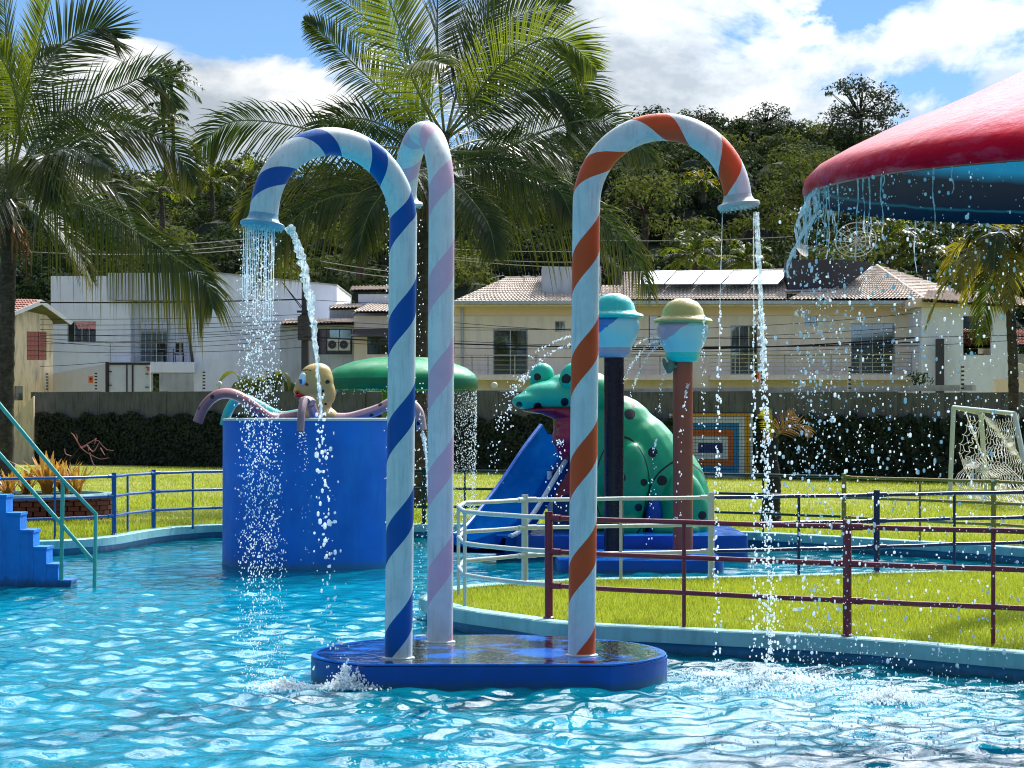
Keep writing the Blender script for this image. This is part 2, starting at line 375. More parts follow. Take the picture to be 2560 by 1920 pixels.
def stripe_mat(name, col, phase, duty=.35):
    m, nt, b = base_mat(name); tcn = N(nt, 'ShaderNodeTexCoord'); t = tcn.outputs['Object']
    sp = N(nt, 'ShaderNodeSeparateXYZ'); L(nt, tcn.outputs['UV'], sp.inputs[0])
    wob = fmath(nt, 'MULTIPLY', noise(nt, t, 2.5, 2), .02)
    f = fmath(nt, 'FRACT', fmath(nt, 'ADD', fmath(nt, 'SUBTRACT', fmath(nt, 'MULTIPLY', sp.outputs[1], 1 / .79), sp.outputs[0]), fmath(nt, 'ADD', wob, phase)))
    st = fmath(nt, 'LESS_THAN', f, duty)
    n1 = noise(nt, t, 4, 6, .7)
    wh = ramp(nt, n1, [(.3, (.50, .58, .58)), (.6, (.62, .69, .68))])
    dv = vmath(nt, 'MULTIPLY', t, (14, 14, 1.2)); dd = ramp(nt, noise(nt, dv, 2, 7, .7), [(.50, 0.), (.74, .5)])
    wh = mixc(nt, dd, wh, (.22, .27, .27))
    cc = ramp(nt, n1, [(.3, tuple(x * .85 for x in col)), (.7, col)])
    L(nt, mixc(nt, st, wh, cc), b.inputs['Base Color'])
    L(nt, ramp(nt, n1, [(.3, .28), (.7, .45)]), b.inputs['Roughness']); b.inputs['Specular IOR Level'].default_value = .2
    bn = N(nt, 'ShaderNodeBump'); bn.inputs['Strength'].default_value = .25; bn.inputs['Distance'].default_value = .004
    L(nt, noise(nt, dv, 3, 6, .7), bn.inputs['Height']); L(nt, bn.outputs[0], b.inputs['Normal'])
    return m
def waterline(m, z0, col, h=.12, amt=.75):       # scum and mineral line where the pool water laps
    nt = m.node_tree; b = [n for n in nt.nodes if n.type == 'BSDF_PRINCIPLED'][0]; src = b.inputs['Base Color'].links[0].from_socket
    g = N(nt, 'ShaderNodeNewGeometry').outputs['Position']; sp = N(nt, 'ShaderNodeSeparateXYZ'); L(nt, g, sp.inputs[0])
    nn = noise(nt, vmath(nt, 'MULTIPLY', g, (9, 9, 2.5)), 2.2, 6, .7)
    f = fmath(nt, 'SUBTRACT', fmath(nt, 'ADD', z0 + h, fmath(nt, 'MULTIPLY', fmath(nt, 'SUBTRACT', nn, .5), h * 2.4)), sp.outputs[2])
    f = ramp(nt, fmath(nt, 'MULTIPLY', f, 1 / h), [(0., 0.), (.25, amt * .5), (1., amt)])
    L(nt, mixc(nt, f, src, col), b.inputs['Base Color'])
def spot_mat(name, col, dark, spots, rings=(), extra=None):   # painted spots / outlines given in world metres
    m, nt, b = base_mat(name); t = N(nt, 'ShaderNodeNewGeometry').outputs['Position']
    wv = N(nt, 'ShaderNodeTexNoise'); wv.inputs['Scale'].default_value = 9
    tt = vmath(nt, 'ADD', t, vmath(nt, 'MULTIPLY', wv.outputs['Color'], (.03, .03, .03)))
    cc = ramp(nt, noise(nt, t, 2.5, 5, .6), [(.3, tuple(x * .8 for x in col)), (.7, tuple(x * 1.15 for x in col))])
    if extra: cc = extra(nt, t, cc)
    acc = None
    for c, r in spots:
        d = vmath(nt, 'LENGTH', vmath(nt, 'MULTIPLY', vmath(nt, 'SUBTRACT', tt, tuple(c)), (1, 0, 1))); f = fmath(nt, 'LESS_THAN', d, r)
        acc = f if acc is None else fmath(nt, 'MAXIMUM', acc, f)
    for (cx, cz, rx, rz, wd) in rings:
        q = vmath(nt, 'MULTIPLY', vmath(nt, 'SUBTRACT', tt, (cx, 0, cz)), (1 / rx, 0, 1 / rz))
        f = fmath(nt, 'LESS_THAN', fmath(nt, 'ABSOLUTE', fmath(nt, 'SUBTRACT', vmath(nt, 'LENGTH', q), 1.)), wd)
        acc = f if acc is None else fmath(nt, 'MAXIMUM', acc, f)
    if acc is not None: cc = mixc(nt, acc, cc, dark)
    L(nt, cc, b.inputs['Base Color']); b.inputs['Roughness'].default_value = .35; b.inputs['Specular IOR Level'].default_value = .3; return m
# ================================================================== SETTING
WZ = -.195
# ground sheet to the horizon
mb = MB(); mb.add([(-900, -60, -1.3), (900, -60, -1.3), (900, 1400, -1.3), (-900, 1400, -1.3)], [(0, 1, 2, 3)])
mb.build('ground', M['forest_floor'], kind='structure')
mb = MB(); mb.add([(-40, -6, -.35), (40, -6, -.35), (40, 40, -.35), (-40, 40, -.35)], [(0, 1, 2, 3)])
mb.build('pool_floor', M['pool_floor'], kind='structure')
def waves(X, Y):
    rng = np.random.default_rng(3); Z = np.zeros_like(X)
    for i in range(64):
        lam = .17 * (1.033 ** i) if i < 46 else rng.uniform(.8, 2.2)
        a = rng.uniform(0, 2 * np.pi); k = 2 * np.pi / lam
        Z += (.0063 * lam if lam < .79 else .0018 * lam ** .6) * np.sin(k * (X * np.cos(a) + Y * np.sin(a)) + rng.uniform(0, 6.28))
    for cx, cy, am, lam in ((-1.75, 15.55, .010, .24), (-1.3, 15.3, .012, .22), (2.4, 15.9, .010, .26), (3.1, 15.1, .011, .22), (1.1, 16.1, .006, .2)):
        r = np.hypot(X - cx, Y - cy); Z += am * np.exp(-r / .9) * np.sin(2 * np.pi * r / lam)
    fade = np.clip((34 - Y) / 14, .35, 1); return Z * fade
xs = np.arange(-7, 8.5, .03); ys = np.concatenate([np.arange(10.8, 22, .03), np.arange(22, 38, .06)])
X, Y = np.meshgrid(xs, ys); V = np.stack([X, Y, WZ + waves(X, Y)], -1).reshape(-1, 3)
nx, ny = len(xs), len(ys); i = np.arange((ny - 1) * (nx - 1)); r, c = i // (nx - 1), i % (nx - 1); a = r * nx + c
Fq = np.stack([a, a + 1, a + 1 + nx, a + nx], 1)
V = V.tolist(); b0 = len(V)
V += [(-40, -5, WZ), (40, -5, WZ), (40, 10.8, WZ), (-40, 10.8, WZ), (-40, 38, WZ), (-7, 10.8, WZ), (-7, 38, WZ), (xs[-1], 10.8, WZ), (xs[-1], 38, WZ), (40, 38, WZ)]
Fq = np.concatenate([Fq, [[b0, b0 + 1, b0 + 2, b0 + 3], [b0 + 3, b0 + 5, b0 + 6, b0 + 4], [b0 + 7, b0 + 2, b0 + 9, b0 + 8]]])
link('pool_water', np_mesh('pool_water', V, Fq, M['water'], True), kind='structure')
# far lawn
far_edge = [(-1500, 30.5), (-300, 31.2)] + [(x, DG(y)) for x, y in ((80, 1357), (200, 1352), (285, 1344), (380, 1328), (470, 1319), (560, 1315), (800, 1313), (1000, 1315), (1150, 1314), (1400, 1318), (1870, 1334), (2200, 1352), (2560, 1374), (2900, 1402))] + [(4600, 25)]
FE = curve_pts([G(x, d) for x, d in far_edge], 90)
nr = 26; V = []; Fq = []
for i, p in enumerate(FE):
    for j in range(nr):
        t = (j / (nr - 1)) ** 1.6; y = p.y + (130 - p.y) * t; x = p.x * (1 + 1.2 * t * (1 if abs(p.x) > 10 else .6))
        V.append((x, y, 0 if j < 3 else .02 * math.sin(x * .7) * math.sin(y * .5)))
for i in range(len(FE) - 1):
    for j in range(nr - 1):
        a = i * nr + j; Fq.append((a, a + nr, a + nr + 1, a + 1))
link('lawn', np_mesh('lawn', V, Fq, M['lawn'], True), kind='structure')
# grass spit
spit_front = [G(x, d) for x, d in ((1064, 21.7), (1140, 20.55), (1300, 19.6), (1420, 19.0), (1740, 18.42), (2118, 17.75), (2560, 16.6), (2900, 15.9), (3600, 14.8))]
spit_back = [G(x, d) for x, d in ((3600, 26.4), (2900, 26.2), (2560, 25.8), (2200, 25.2), (1900, 24.7), (1700, 24.4), (1450, 24.2), (1180, 23.3), (1090, 22.5))]
SF = curve_pts(spit_front, 60); SB = curve_pts(spit_back, 60)
poly = SF + SB
bm = bmesh.new(); fc = bm.faces.new([bm.verts.new((p.x, p.y, 0)) for p in poly]); bmesh.ops.triangulate(bm, faces=[fc])
me = bpy.data.meshes.new('grass_spit'); bm.to_mesh(me); bm.free(); me.materials.append(M['lawn'])
link('lawn', me, kind='structure')
def kerb(name, pts, closed, inward, label):
    n = len(pts); mb = MB(); wall = MB()
    def nrm(i):
        a = pts[(i - 1) % n] if closed or i else pts[0]; b = pts[(i + 1) % n] if closed or i < n - 1 else pts[-1]
        t = (b - a); t.z = 0; t.normalize(); return Vector((-t.y, t.x, 0)) * inward
    prof = [(-.07, -.095), (-.07, .02), (-.055, .03), (.12, .03), (.13, .02), (.13, -.1), (0, -.1)]
    vs = []; fs = []; k = len(prof); wv = []; wf = []
    for i, p in enumerate(pts):
        q = nrm(i); vs += [p + q * a + Vector((0, 0, z)) for a, z in prof]; wv += [p + q * .0 + Vector((0, 0, -.09)), p + Vector((0, 0, -1.0))]
    for i in range(n if closed else n - 1):
        a = i * k; b = ((i + 1) % n) * k
        fs += [(a + j, a + (j + 1) % k, b + (j + 1) % k, b + j) for j in range(k)]
        a = i * 2; b = ((i + 1) % n) * 2; wf.append((a, a + 1, b + 1, b))
    mb.add(vs, fs); wall.add(wv, wf)
    o = mb.build(name, M['kerb'], kind='structure', smooth=30); wall.build('pool_wall', M['kerb_wall'], o)
kerb('pool_kerb', poly, True, 1, '')
kerb('pool_kerb', FE, False, 1, '')
# grass blades
def blades(name, pts, h, wd, mat, parent=None):
    n = len(pts); a = RNG.uniform(0, 6.28, n); hh = h * RNG.uniform(.5, 1.25, n); ww = wd * RNG.uniform(.7, 1.3, n)
    le = RNG.uniform(.1, .6, n) * hh; b = RNG.uniform(0, 6.28, n)
    dx, dy = np.cos(a) * ww, np.sin(a) * ww; z = np.zeros(n)
    v = np.stack([np.stack([pts[:, 0] - dx, pts[:, 1] - dy, pts[:, 2]], 1), np.stack([pts[:, 0] + dx, pts[:, 1] + dy, pts[:, 2]], 1),
                  np.stack([pts[:, 0] + np.cos(b) * le, pts[:, 1] + np.sin(b) * le, pts[:, 2] + hh], 1)], 1).reshape(-1, 3)
    f = np.arange(n * 3).reshape(-1, 3)
    o = link(name, np_mesh(name, v, f, mat)); tag(o, kind='stuff'); return o
def in_poly(x, y, pl):
    ins = np.zeros(len(x), bool); j = len(pl) - 1
    for i in range(len(pl)):
        xi, yi, xj, yj = pl[i].x, pl[i].y, pl[j].x, pl[j].y
        ins ^= ((yi > y) != (yj > y)) & (x < (xj - xi) * (y - yi) / (yj - yi + 1e-12) + xi); j = i
    return ins
n = 330000; x = RNG.uniform(-1, 8, n); y = 16 + 10.5 * RNG.uniform(0, 1, n) ** 1.15
den = .5 + .5 * np.sin(x * 2.1 + np.sin(y * 1.3) * 2) * np.sin(y * 1.7)
k = in_poly(x, y, poly) & (RNG.uniform(0, 1, n) < .55 + .45 * den) & (x < y * .27)
inner = np.min([np.hypot(x - p.x, y - p.y) for p in poly[::2]], 0) > .16; k &= inner
pts = np.stack([x[k], y[k], np.full(k.sum(), -.005)], 1)
tag(blades('grass', pts, .062, .0042, M['grass']), 'short bright green grass on the narrow spit inside the maroon railing', 'grass')
n = 330000; D = 30.5 + 50 * RNG.uniform(0, 1, n) ** 1.7; x = RNG.uniform(-.25, .25, n) * D
fx = np.array([p.x for p in FE]); fy = np.array([p.y for p in FE]); yy = np.interp(x, fx, fy)
k = D > yy + .16; pts = np.stack([x[k], D[k], np.full(k.sum(), -.01)], 1)
tag(blades('grass', pts, .075, .008, M['grass']), 'sunlit mown grass of the large lawn in front of the dark hedge', 'grass')
# hill terrain
HS = [(-1000, 420), (0, 400), (300, 395), (420, 410), (500, 405), (560, 375), (640, 395), (760, 400), (900, 380), (1100, 360), (1300, 335), (1450, 305), (1560, 292), (1650, 283), (1780, 276), (1900, 282), (2000, 292), (2150, 300), (2300, 318), (2560, 330), (3600, 380)]
def hill_z(X, Y):                           # ground height below the crowns
    px = 1280 + X / Y * F
    top = np.interp(px, [a for a, b in HS], [b for a, b in HS]) + 95
    t = np.clip((Y - 112) / 90, 0, 1); t = t ** .8
    zr = CH + (HY - top) / F * 202
    return -.3 + (zr + .3) * t
V = []; xs = np.linspace(-150, 150, 90); ys = np.linspace(108, 262, 40)
X, Y = np.meshgrid(xs, ys); Z = hill_z(X, np.minimum(Y, 202)); V = np.stack([X, Y, Z], -1).reshape(-1, 3)
nx, ny = len(xs), len(ys); i = np.arange((ny - 1) * (nx - 1)); r, c = i // (nx - 1), i % (nx - 1); a = r * nx + c
link('hill', np_mesh('hill', V, np.stack([a, a + 1, a + 1 + nx, a + nx], 1), M['forest_floor'], True), kind='structure')
# unseen dark ring of hill, added to cut fill light and reflections
V = []; Fq = []; na = 60
for i in range(na + 1):
    a = R(28 + (360 - 56) * i / na + 0); sx_, sy_ = math.sin(a), math.cos(a)
    for r_, z_ in ((62, -.3), (72, 4 + 1 * math.sin(i * 1.7)), (90, 8 + 2 * math.sin(i * .9)), (130, 12 + 3 * math.sin(i * .6))): V.append((sx_ * r_, sy_ * r_, z_))
for i in range(na):
    for j in range(3): q = i * 4 + j; Fq.append((q, q + 1, q + 5, q + 4))
link('hill', np_mesh('hill_around', V, Fq, M['forest_floor'], True), kind='structure')
def leaf_cloud(centers, radii, n_per, size, squash=.75, up=.35):
    """leaf quads on the skins of many overlapping clumps; returns verts, quads"""
    Vs = []
    for (c, rad) in zip(centers, radii):
        n = int(n_per * rad * rad); d = RNG.normal(size=(n, 3)); d /= np.linalg.norm(d, axis=1)[:, None]
        rr = rad * (RNG.uniform(.55, 1.08, n) ** .6)
        p = np.asarray(c) + d * rr[:, None] * np.array([1, 1, squash])
        nn = d + RNG.normal(size=(n, 3)) * .36 + np.array([0, 0, up]); nn /= np.linalg.norm(nn, axis=1)[:, None]
        u = np.cross(nn, RNG.normal(size=(n, 3))); u /= np.linalg.norm(u, axis=1)[:, None]; v = np.cross(nn, u)
        s = size * RNG.uniform(.6, 1.4, n)[:, None]
        Vs.append(np.stack([p - u * s, p + v * s * .45, p + u * s, p - v * s * .45], 1).reshape(-1, 3))
    V = np.concatenate(Vs); return V, np.arange(len(V)).reshape(-1, 4)
def crown(c, rad, nb, flat=.7, low=-.15):
    cs = []; rs = []
    for k in range(nb):
        a = RNG.uniform(0, 6.28); e = RNG.uniform(low, 1); rr = rad * RNG.uniform(.35, .85) * math.sqrt(max(0, 1 - e * e * .7))
        cs.append((c[0] + rr * math.cos(a), c[1] + rr * math.sin(a), c[2] + e * rad * flat)); rs.append(rad * RNG.uniform(.2, .42))
    return cs, rs
cs, rs, cs2, rs2 = [], [], [], []; core = MB()
for row in range(14):
    Yb = 113 + row * 6.9; n = int(.62 * Yb / 3.1)
    for k in range(n):
        Y0 = Yb + RNG.uniform(-2, 2); X0 = (-.3 + .62 * (k + RNG.uniform(0, 1)) / n) * Y0
        z = float(hill_z(np.array([X0]), np.array([min(Y0, 202)]))[0]); rad = RNG.uniform(2.0, 3.7) * (1.0 if row > 2 else .85)
        h = z + RNG.uniform(.3, 1.3)
        a, b = crown((X0, Y0, h), rad, int(10 + rad * 3))
        (cs2 if RNG.uniform() < .16 else cs).extend(a); (rs2 if cs2 and cs2[-1] == a[-1] else rs).extend(b)
        core.ball((X0, Y0, h - .3), (rad * .75, rad * .75, rad * .6), 8, 5)
V, Fq = leaf_cloud(cs, rs, 66, .20); me = np_mesh('wood', V, Fq, M['wood'])
wood = link('wooded_hillside', me); tag(wood, 'dense dark green wood covering the hill behind the houses', 'wood', kind='stuff')
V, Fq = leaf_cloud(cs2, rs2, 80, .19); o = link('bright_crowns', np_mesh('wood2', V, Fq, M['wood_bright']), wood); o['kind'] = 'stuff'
o = core.build('inner_branches', M['forest_floor'], wood); o['kind'] = 'stuff'  # dark balls added inside the crowns to close see-through gaps
print('wood leaves', len(rs), len(rs2))
# ---- single trees one can tell apart
def tree(label, px, py_base, D, h, rad, mat, nb=16, dens=60, leaf=.2, flat=.6, spread=1., name='broadleaf_tree', low=-.15):
    b = P(px, py_base, D); t = thing(name, b, label, 'tree')
    mb = MB(); top = b + Vector((0, 0, h * .55)); mb.tube([b - Vector((0, 0, 1)), b + Vector((.1, 0, h * .3)), top], [.22, .18, .12], 8)
    cs, rs = crown((b.x, b.y, b.z + h * .62), rad, nb, flat, low)
    for c in cs[::2]: mb.tube([top - Vector((0, 0, h * .2 * RNG.uniform(0, 1))), Vector(c)], [.07, .02], 5, cap=False)
    mb.build('trunk', M['bark'], t, smooth=True)
    V, Fq = leaf_cloud(cs, [r * spread for r in rs], dens, leaf); o = link('crown', np_mesh('crown', V, Fq, mat), t); return t
tree('large open-crowned dark tree standing alone on the skyline above the red canopy', 2150, 345, 196, 4.4, 4.5, M['tree_dark'], 80, 85, .15, .52, .5, low=-.8)
tree('small rounded dark tree on the skyline left of the large open-crowned one', 1915, 335, 200, 2.2, 2.6, M['tree_dark'], 44, 80, .14, .45, .7, low=-.8)
tree('low flat-topped dark tree on the skyline above the orange striped arch', 1755, 330, 200, 1.8, 2.7, M['tree_dark'], 36, 70, .14, .3, .7, low=-.8)
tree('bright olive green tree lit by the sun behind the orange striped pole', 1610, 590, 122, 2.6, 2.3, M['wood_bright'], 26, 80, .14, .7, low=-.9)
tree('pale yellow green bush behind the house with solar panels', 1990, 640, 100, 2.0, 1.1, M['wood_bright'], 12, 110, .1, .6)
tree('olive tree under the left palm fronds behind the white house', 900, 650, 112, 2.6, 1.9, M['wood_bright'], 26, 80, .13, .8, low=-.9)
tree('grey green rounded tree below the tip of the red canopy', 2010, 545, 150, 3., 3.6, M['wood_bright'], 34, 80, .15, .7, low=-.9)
# ================================================================== BOUNDARY WALL + HEDGE
def wall_pt(px): # point on the oblique boundary wall seen at column px
    k = (px - 1280) / F; D = 71.8 / (1 + .843 * k); return Vector((k * D, D, 0))
def wall_top(px): return 2.86 + (2.50 - 2.86) * (px - 85) / (2560 - 85)
bw = thing('boundary_wall', wall_pt(1280), 'long grey weather-stained concrete wall behind the lawn', 'wall')
edges = list(range(85, 3200, 166)); nrm = Vector((-.645, -.764, 0))
for i in range(len(edges) - 1):
    a, b = wall_pt(edges[i]), wall_pt(edges[i + 1]); d = (b - a); l = d.length - .05; ang = math.atan2(d.y, d.x); c = (a + b) / 2
    h = (wall_top(edges[i]) + wall_top(edges[i + 1])) / 2 + .012 * math.sin(i * 3.3)
    mb = MB(); mb.box(c + Vector((0, 0, h / 2 - .3)), (l, .16, h + .6), ang); mb.build('panel', M['concrete'], bw)
    mb = MB(); mb.box(a + Vector((0, 0, h / 2 - .3)), (.14, .22, h + .62), ang); mb.build('wall_post', M['concrete'], bw)
mb = MB(); a, b = wall_pt(1100), wall_pt(2420)
d = b - a; ang = math.atan2(d.y, d.x); c = (a + b) / 2 - nrm * .35
mb.box(c + Vector((0, 0, 2.66)), (d.length, .2, .16), ang); 
mb.build('coping', M['concrete_light'], bw)
pts = []; a, b = wall_pt(95), wall_pt(1725); a2, b2 = wall_pt(1900), wall_pt(2700)
Vh = []
for (p, q, n) in ((a, b, 60000), (a2, b2, 30000)):
    t = RNG.uniform(0, 1, n); base = np.array(p)[None] * (1 - t[:, None]) + np.array(q)[None] * t[:, None]
    pxs = 1280 + base[:, 0] / base[:, 1] * F
    hmax = 1.95 - .17 * (pxs - 85) / 2400 + .10 * np.sin(t * 61) * np.sin(t * 23) + .08 * np.sin(t * 140)
    z = hmax * RNG.uniform(0, 1, n); off = .12 + .16 * RNG.uniform(0, 1, n) + .1 * np.sin(t * 90 + z * 5)
    c = base + np.array(nrm)[None] * off[:, None]; c[:, 2] = z
    nn = RNG.normal(size=(n, 3)) * .6 + np.array(nrm) + [0, 0, .2]; nn /= np.linalg.norm(nn, axis=1)[:, None]
    u = np.cross(nn, RNG.normal(size=(n, 3))); u /= np.linalg.norm(u, axis=1)[:, None]; v = np.cross(nn, u); s = .07 * RNG.uniform(.6, 1.4, n)[:, None]
    Vh.append(np.stack([c - u * s, c + v * s * .6, c + u * s, c - v * s * .6], 1).reshape(-1, 3))
V = np.concatenate(Vh); hd = link('hedge', np_mesh('hedge', V, np.arange(len(V)).reshape(-1, 4), M['hedge']))
tag(hd, 'dark clipped climbing hedge covering the lower part of the long wall', 'hedge', kind='stuff')
# ================================================================== HOUSES
def wallh(mb, x0, x1, z0, z1, y, th, holes):     # wall sheet facing the viewer with real openings and reveals
    xs = sorted({x0, x1, *[v for h in holes for v in (h[0], h[1])]}); zs = sorted({z0, z1, *[v for h in holes for v in (h[2], h[3])]})
    xs = [v for v in xs if x0 <= v <= x1]; zs = [v for v in zs if z0 <= v <= z1]
    inh = lambda cx, cz: any(h[0] < cx < h[1] and h[2] < cz < h[3] for h in holes)
    for i in range(len(xs) - 1):
        for j in range(len(zs) - 1):
            if inh((xs[i] + xs[i + 1]) / 2, (zs[j] + zs[j + 1]) / 2): continue
            a, b, c, d = xs[i], xs[i + 1], zs[j], zs[j + 1]
            mb.add([(a, y, c), (b, y, c), (b, y, d), (a, y, d)], [(0, 1, 2, 3)])
    for a, b, c, d in holes:
        mb.add([(a, y, c), (b, y, c), (b, y, d), (a, y, d), (a, y + th, c), (b, y + th, c), (b, y + th, d), (a, y + th, d)], [(0, 4, 5, 1), (1, 5, 6, 2), (2, 6, 7, 3), (3, 7, 4, 0)])
    mb.add([(x0, y, z0), (x0, y + 6, z0), (x0, y + 6, z1), (x0, y, z1), (x1, y, z0), (x1, y + 6, z0), (x1, y + 6, z1), (x1, y, z1)], [(0, 1, 2, 3), (4, 7, 6, 5), (3, 2, 6, 7)])
def hx(px, D): return (px - 1280) / F * D
def hz(py, D): return CH + (HY - py) / F * D
def window(parent, px0, px1, py0, py1, D, mull=1, fm='frame_dark', curtain=0, fw=.045, name='window', rail=False, deep=.12):
    x0, x1, z1, z0 = hx(px0, D), hx(px1, D), hz(py0, D), hz(py1, D); y = D + deep
    mb = MB()
    for c, d in (((x0 + fw / 2, y, (z0 + z1) / 2), (fw, .06, z1 - z0)), ((x1 - fw / 2, y, (z0 + z1) / 2), (fw, .06, z1 - z0)), (((x0 + x1) / 2, y, z1 - fw / 2), (x1 - x0 - 2 * fw, .058, fw)), (((x0 + x1) / 2, y, z0 + fw / 2), (x1 - x0 - 2 * fw, .058, fw))): mb.box(c, d)
    for k in range(1, mull + 1):
        mb.box((x0 + (x1 - x0) * k / (mull + 1), y - .003, (z0 + z1) / 2), (fw * .8, .05, z1 - z0 - 2 * fw))
    o = mb.build(name, M[fm], parent)
    for k in range(mull + 1):
        a = x0 + (x1 - x0) * k / (mull + 1) + .01; b = x0 + (x1 - x0) * (k + 1) / (mull + 1) - .01
        p = MB(); p.box(((a + b) / 2, y + .01, (z0 + z1) / 2), (b - a, .012, z1 - z0 - .02)); p.build('pane', M['glass'], o)
    p = MB(); p.box(((x0 + x1) / 2, y + .9, (z0 + z1) / 2), (x1 - x0 + .6, .02, z1 - z0 + .6)); p.build('interior', M['room'], o)
    if curtain:
        p = MB(); n = 26; w0, w1 = (x0, x0 + (x1 - x0) * curtain) if curtain > 0 else (x1 + (x1 - x0) * curtain, x1)
        vs = [(w0 + (w1 - w0) * i / n, y + .12 + .04 * math.sin(i * 1.9), z) for i in range(n + 1) for z in (z0 + .02, z1 - .02)]
        p.add(vs, [(2 * i, 2 * i + 2, 2 * i + 3, 2 * i + 1) for i in range(n)]); p.build('curtain', M['curtain'], o)
    return (x0, x1, z0, z1)
def hole(px0, px1, py0, py1, D): return (hx(px0, D), hx(px1, D), hz(py1, D), hz(py0, D))
def railing(parent, px0, px1, py_top, py_bot, D, posts, rails=4, fwd=0.):
    mb = MB(); x0, x1, zt, zb = hx(px0, D), hx(px1, D), hz(py_top, D), hz(py_bot, D)
    for k in range(rails): mb.tube([(x0, D, zt - (zt - zb) * k / rails), (x1, D, zt - (zt - zb) * k / rails)], .022 if k == 0 else .011, 6)
    for p in posts: mb.tube([(hx(p, D), D, zb), (hx(p, D), D, zt)], .024, 6)
    return mb.build('balcony_railing', M['metal'], parent)
def tile_roof(parent, e0, e1, r1, r0, mat, name='roof_tiles', cw=.15, rl=.30):
    """barrel tiles from eave e0-e1 up to ridge r0-r1 (3D points)"""
    e0, e1, r0, r1 = map(Vector, (e0, e1, r0, r1)); n = (e1 - e0).cross(r0 - e0).normalized()
    if n.z < 0: n = -n
    wcols = max(2, int(max((e1 - e0).length, (r1 - r0).length) / cw)); rows = max(1, int(((r0 + r1) / 2 - (e0 + e1) / 2).length / rl)); sub = 6
    vs = []; fs = []; K = wcols * sub + 1
    for j in range(rows):
        for lv in (0, 1):
            t = (j + lv) / rows; lift = .05 * (1 - lv) + .01
            for i in range(K):
                s = i / (K - 1); p = (e0.lerp(e1, s)).lerp(r0.lerp(r1, s), t); ph = i % sub / sub
                vs.append(p + n * (lift + .045 * abs(math.sin(math.pi * (i / sub + (j % 2) * .0))) + RNG.uniform(-.004, .004)))
        b = j * 2 * K
        fs += [(b + i, b + i + 1, b + K + i + 1, b + K + i) for i in range(K - 1)]
        if j: fs += [(b - K + i, b - K + i + 1, b + i + 1, b + i) for i in range(K - 1)]
    fs += []
    mb = MB(); mb.v = [tuple(v) for v in vs]; mb.f = fs; mb.uv = [None] * len(fs); mb.mi = [0] * len(fs)
    me = bpy.data.meshes.new(name); me.from_pydata(mb.v, [], fs); me.materials.append(M[mat])
    o = link(name, me, parent, kind='stuff')
    u = MB(); u.add([e0 - n * .03, e1 - n * .03, r1 - n * .03, r0 - n * .03], [(0, 1, 2, 3)]); u.build('roof_deck', M['frame_dark'], parent)
    return o
# ---- A: white modern house on the left
D = 100.; hA = thing('modern_house', (hx(480, D), D, 0), 'white flat-roofed house with recessed balcony behind the wall on the left', 'house')
mb = MB(); wallh(mb, hx(127, D), hx(286, D), -.5, hz(690, D), D, .35, [hole(168, 240, 803, 856, D)]); mb.build('left_wing', M['white_wall'], hA)
window(hA, 168, 240, 803, 856, D, 3, 'frame_white', -.75, .03)
mb = MB(); mb.box((hx(378, D), D - .25 + 1.2, (hz(683, D) + hz(751, D)) / 2), (hx(482, D) - hx(271, D), 2.4, hz(683, D) - hz(751, D))); mb.build('balcony_canopy', M['grey_wall'], hA)
mb = MB(); mb.box((hx(382, D), D + 1.2, (hz(740, D) + hz(906, D)) / 2), (hx(482, D) - hx(280, D) , .1, hz(740, D) - hz(906, D)))
mb.build('balcony_back_wall', M['white_wall'], hA)
mb = MB(); mb.box((hx(326, D) - .75, D + .6, (hz(752, D) + hz(906, D)) / 2), (1.5, 1.1, hz(752, D) - hz(906, D))); mb.build('balcony_side_wall', M['white_wall'], hA)
window(hA, 350, 420, 803, 905, D + 1.0, 4, 'frame_white', .7, .03, 'balcony_door', deep=.0)
mb = MB(); mb.box((hx(384, D), D + .3, (hz(906, D) + hz(932, D)) / 2), (hx(486, D) - hx(270, D), 2., hz(906, D) - hz(932, D))); mb.build('balcony_slab', M['white_wall'], hA)
railing(hA, 262, 470, 857, 905, D - .5, (276, 333, 391, 450, 468), 3)
mb = MB(); poly2 = [P(x, y, D - .1) for x, y in ((459, 742), (459, 683), (480, 678), (842, 714), (842, 1010), (487, 1010), (481, 906))]
mb.prism(poly2, (0, 9, 0)); mb.build('side_wing', M['white_wall'], hA)
mb = MB(); q = [P(x, y, D - .16) for x, y in ((456, 742), (462, 742), (485, 906), (478, 906))]; mb.prism(q, (0, .05, 0)); mb.build('corner_trim', M['frame_dark'], hA)
mb = MB(); q = [P(x, y, D - .2) for x, y in ((479, 674), (843, 711), (843, 715), (479, 678))]; mb.prism(q, (0, 9, 0)); mb.build('parapet_cap', M['concrete_light'], hA)
mb = MB(); mb.box((hx(434, D), D + 2, (hz(932, D) + hz(1010, D)) / 2), (hx(484, D) - hx(378, D), .1, hz(932, D) - hz(1010, D))); mb.build('garage_wall', M['grey_wall'], hA)
mb = MB(); mb.box((hx(330, D), D + .4, (hz(932, D) + hz(1010, D)) / 2), (hx(380, D) - hx(286, D), .5, hz(932, D) - hz(1010, D))); mb.build('ground_floor_wall', M['white_wall'], hA)
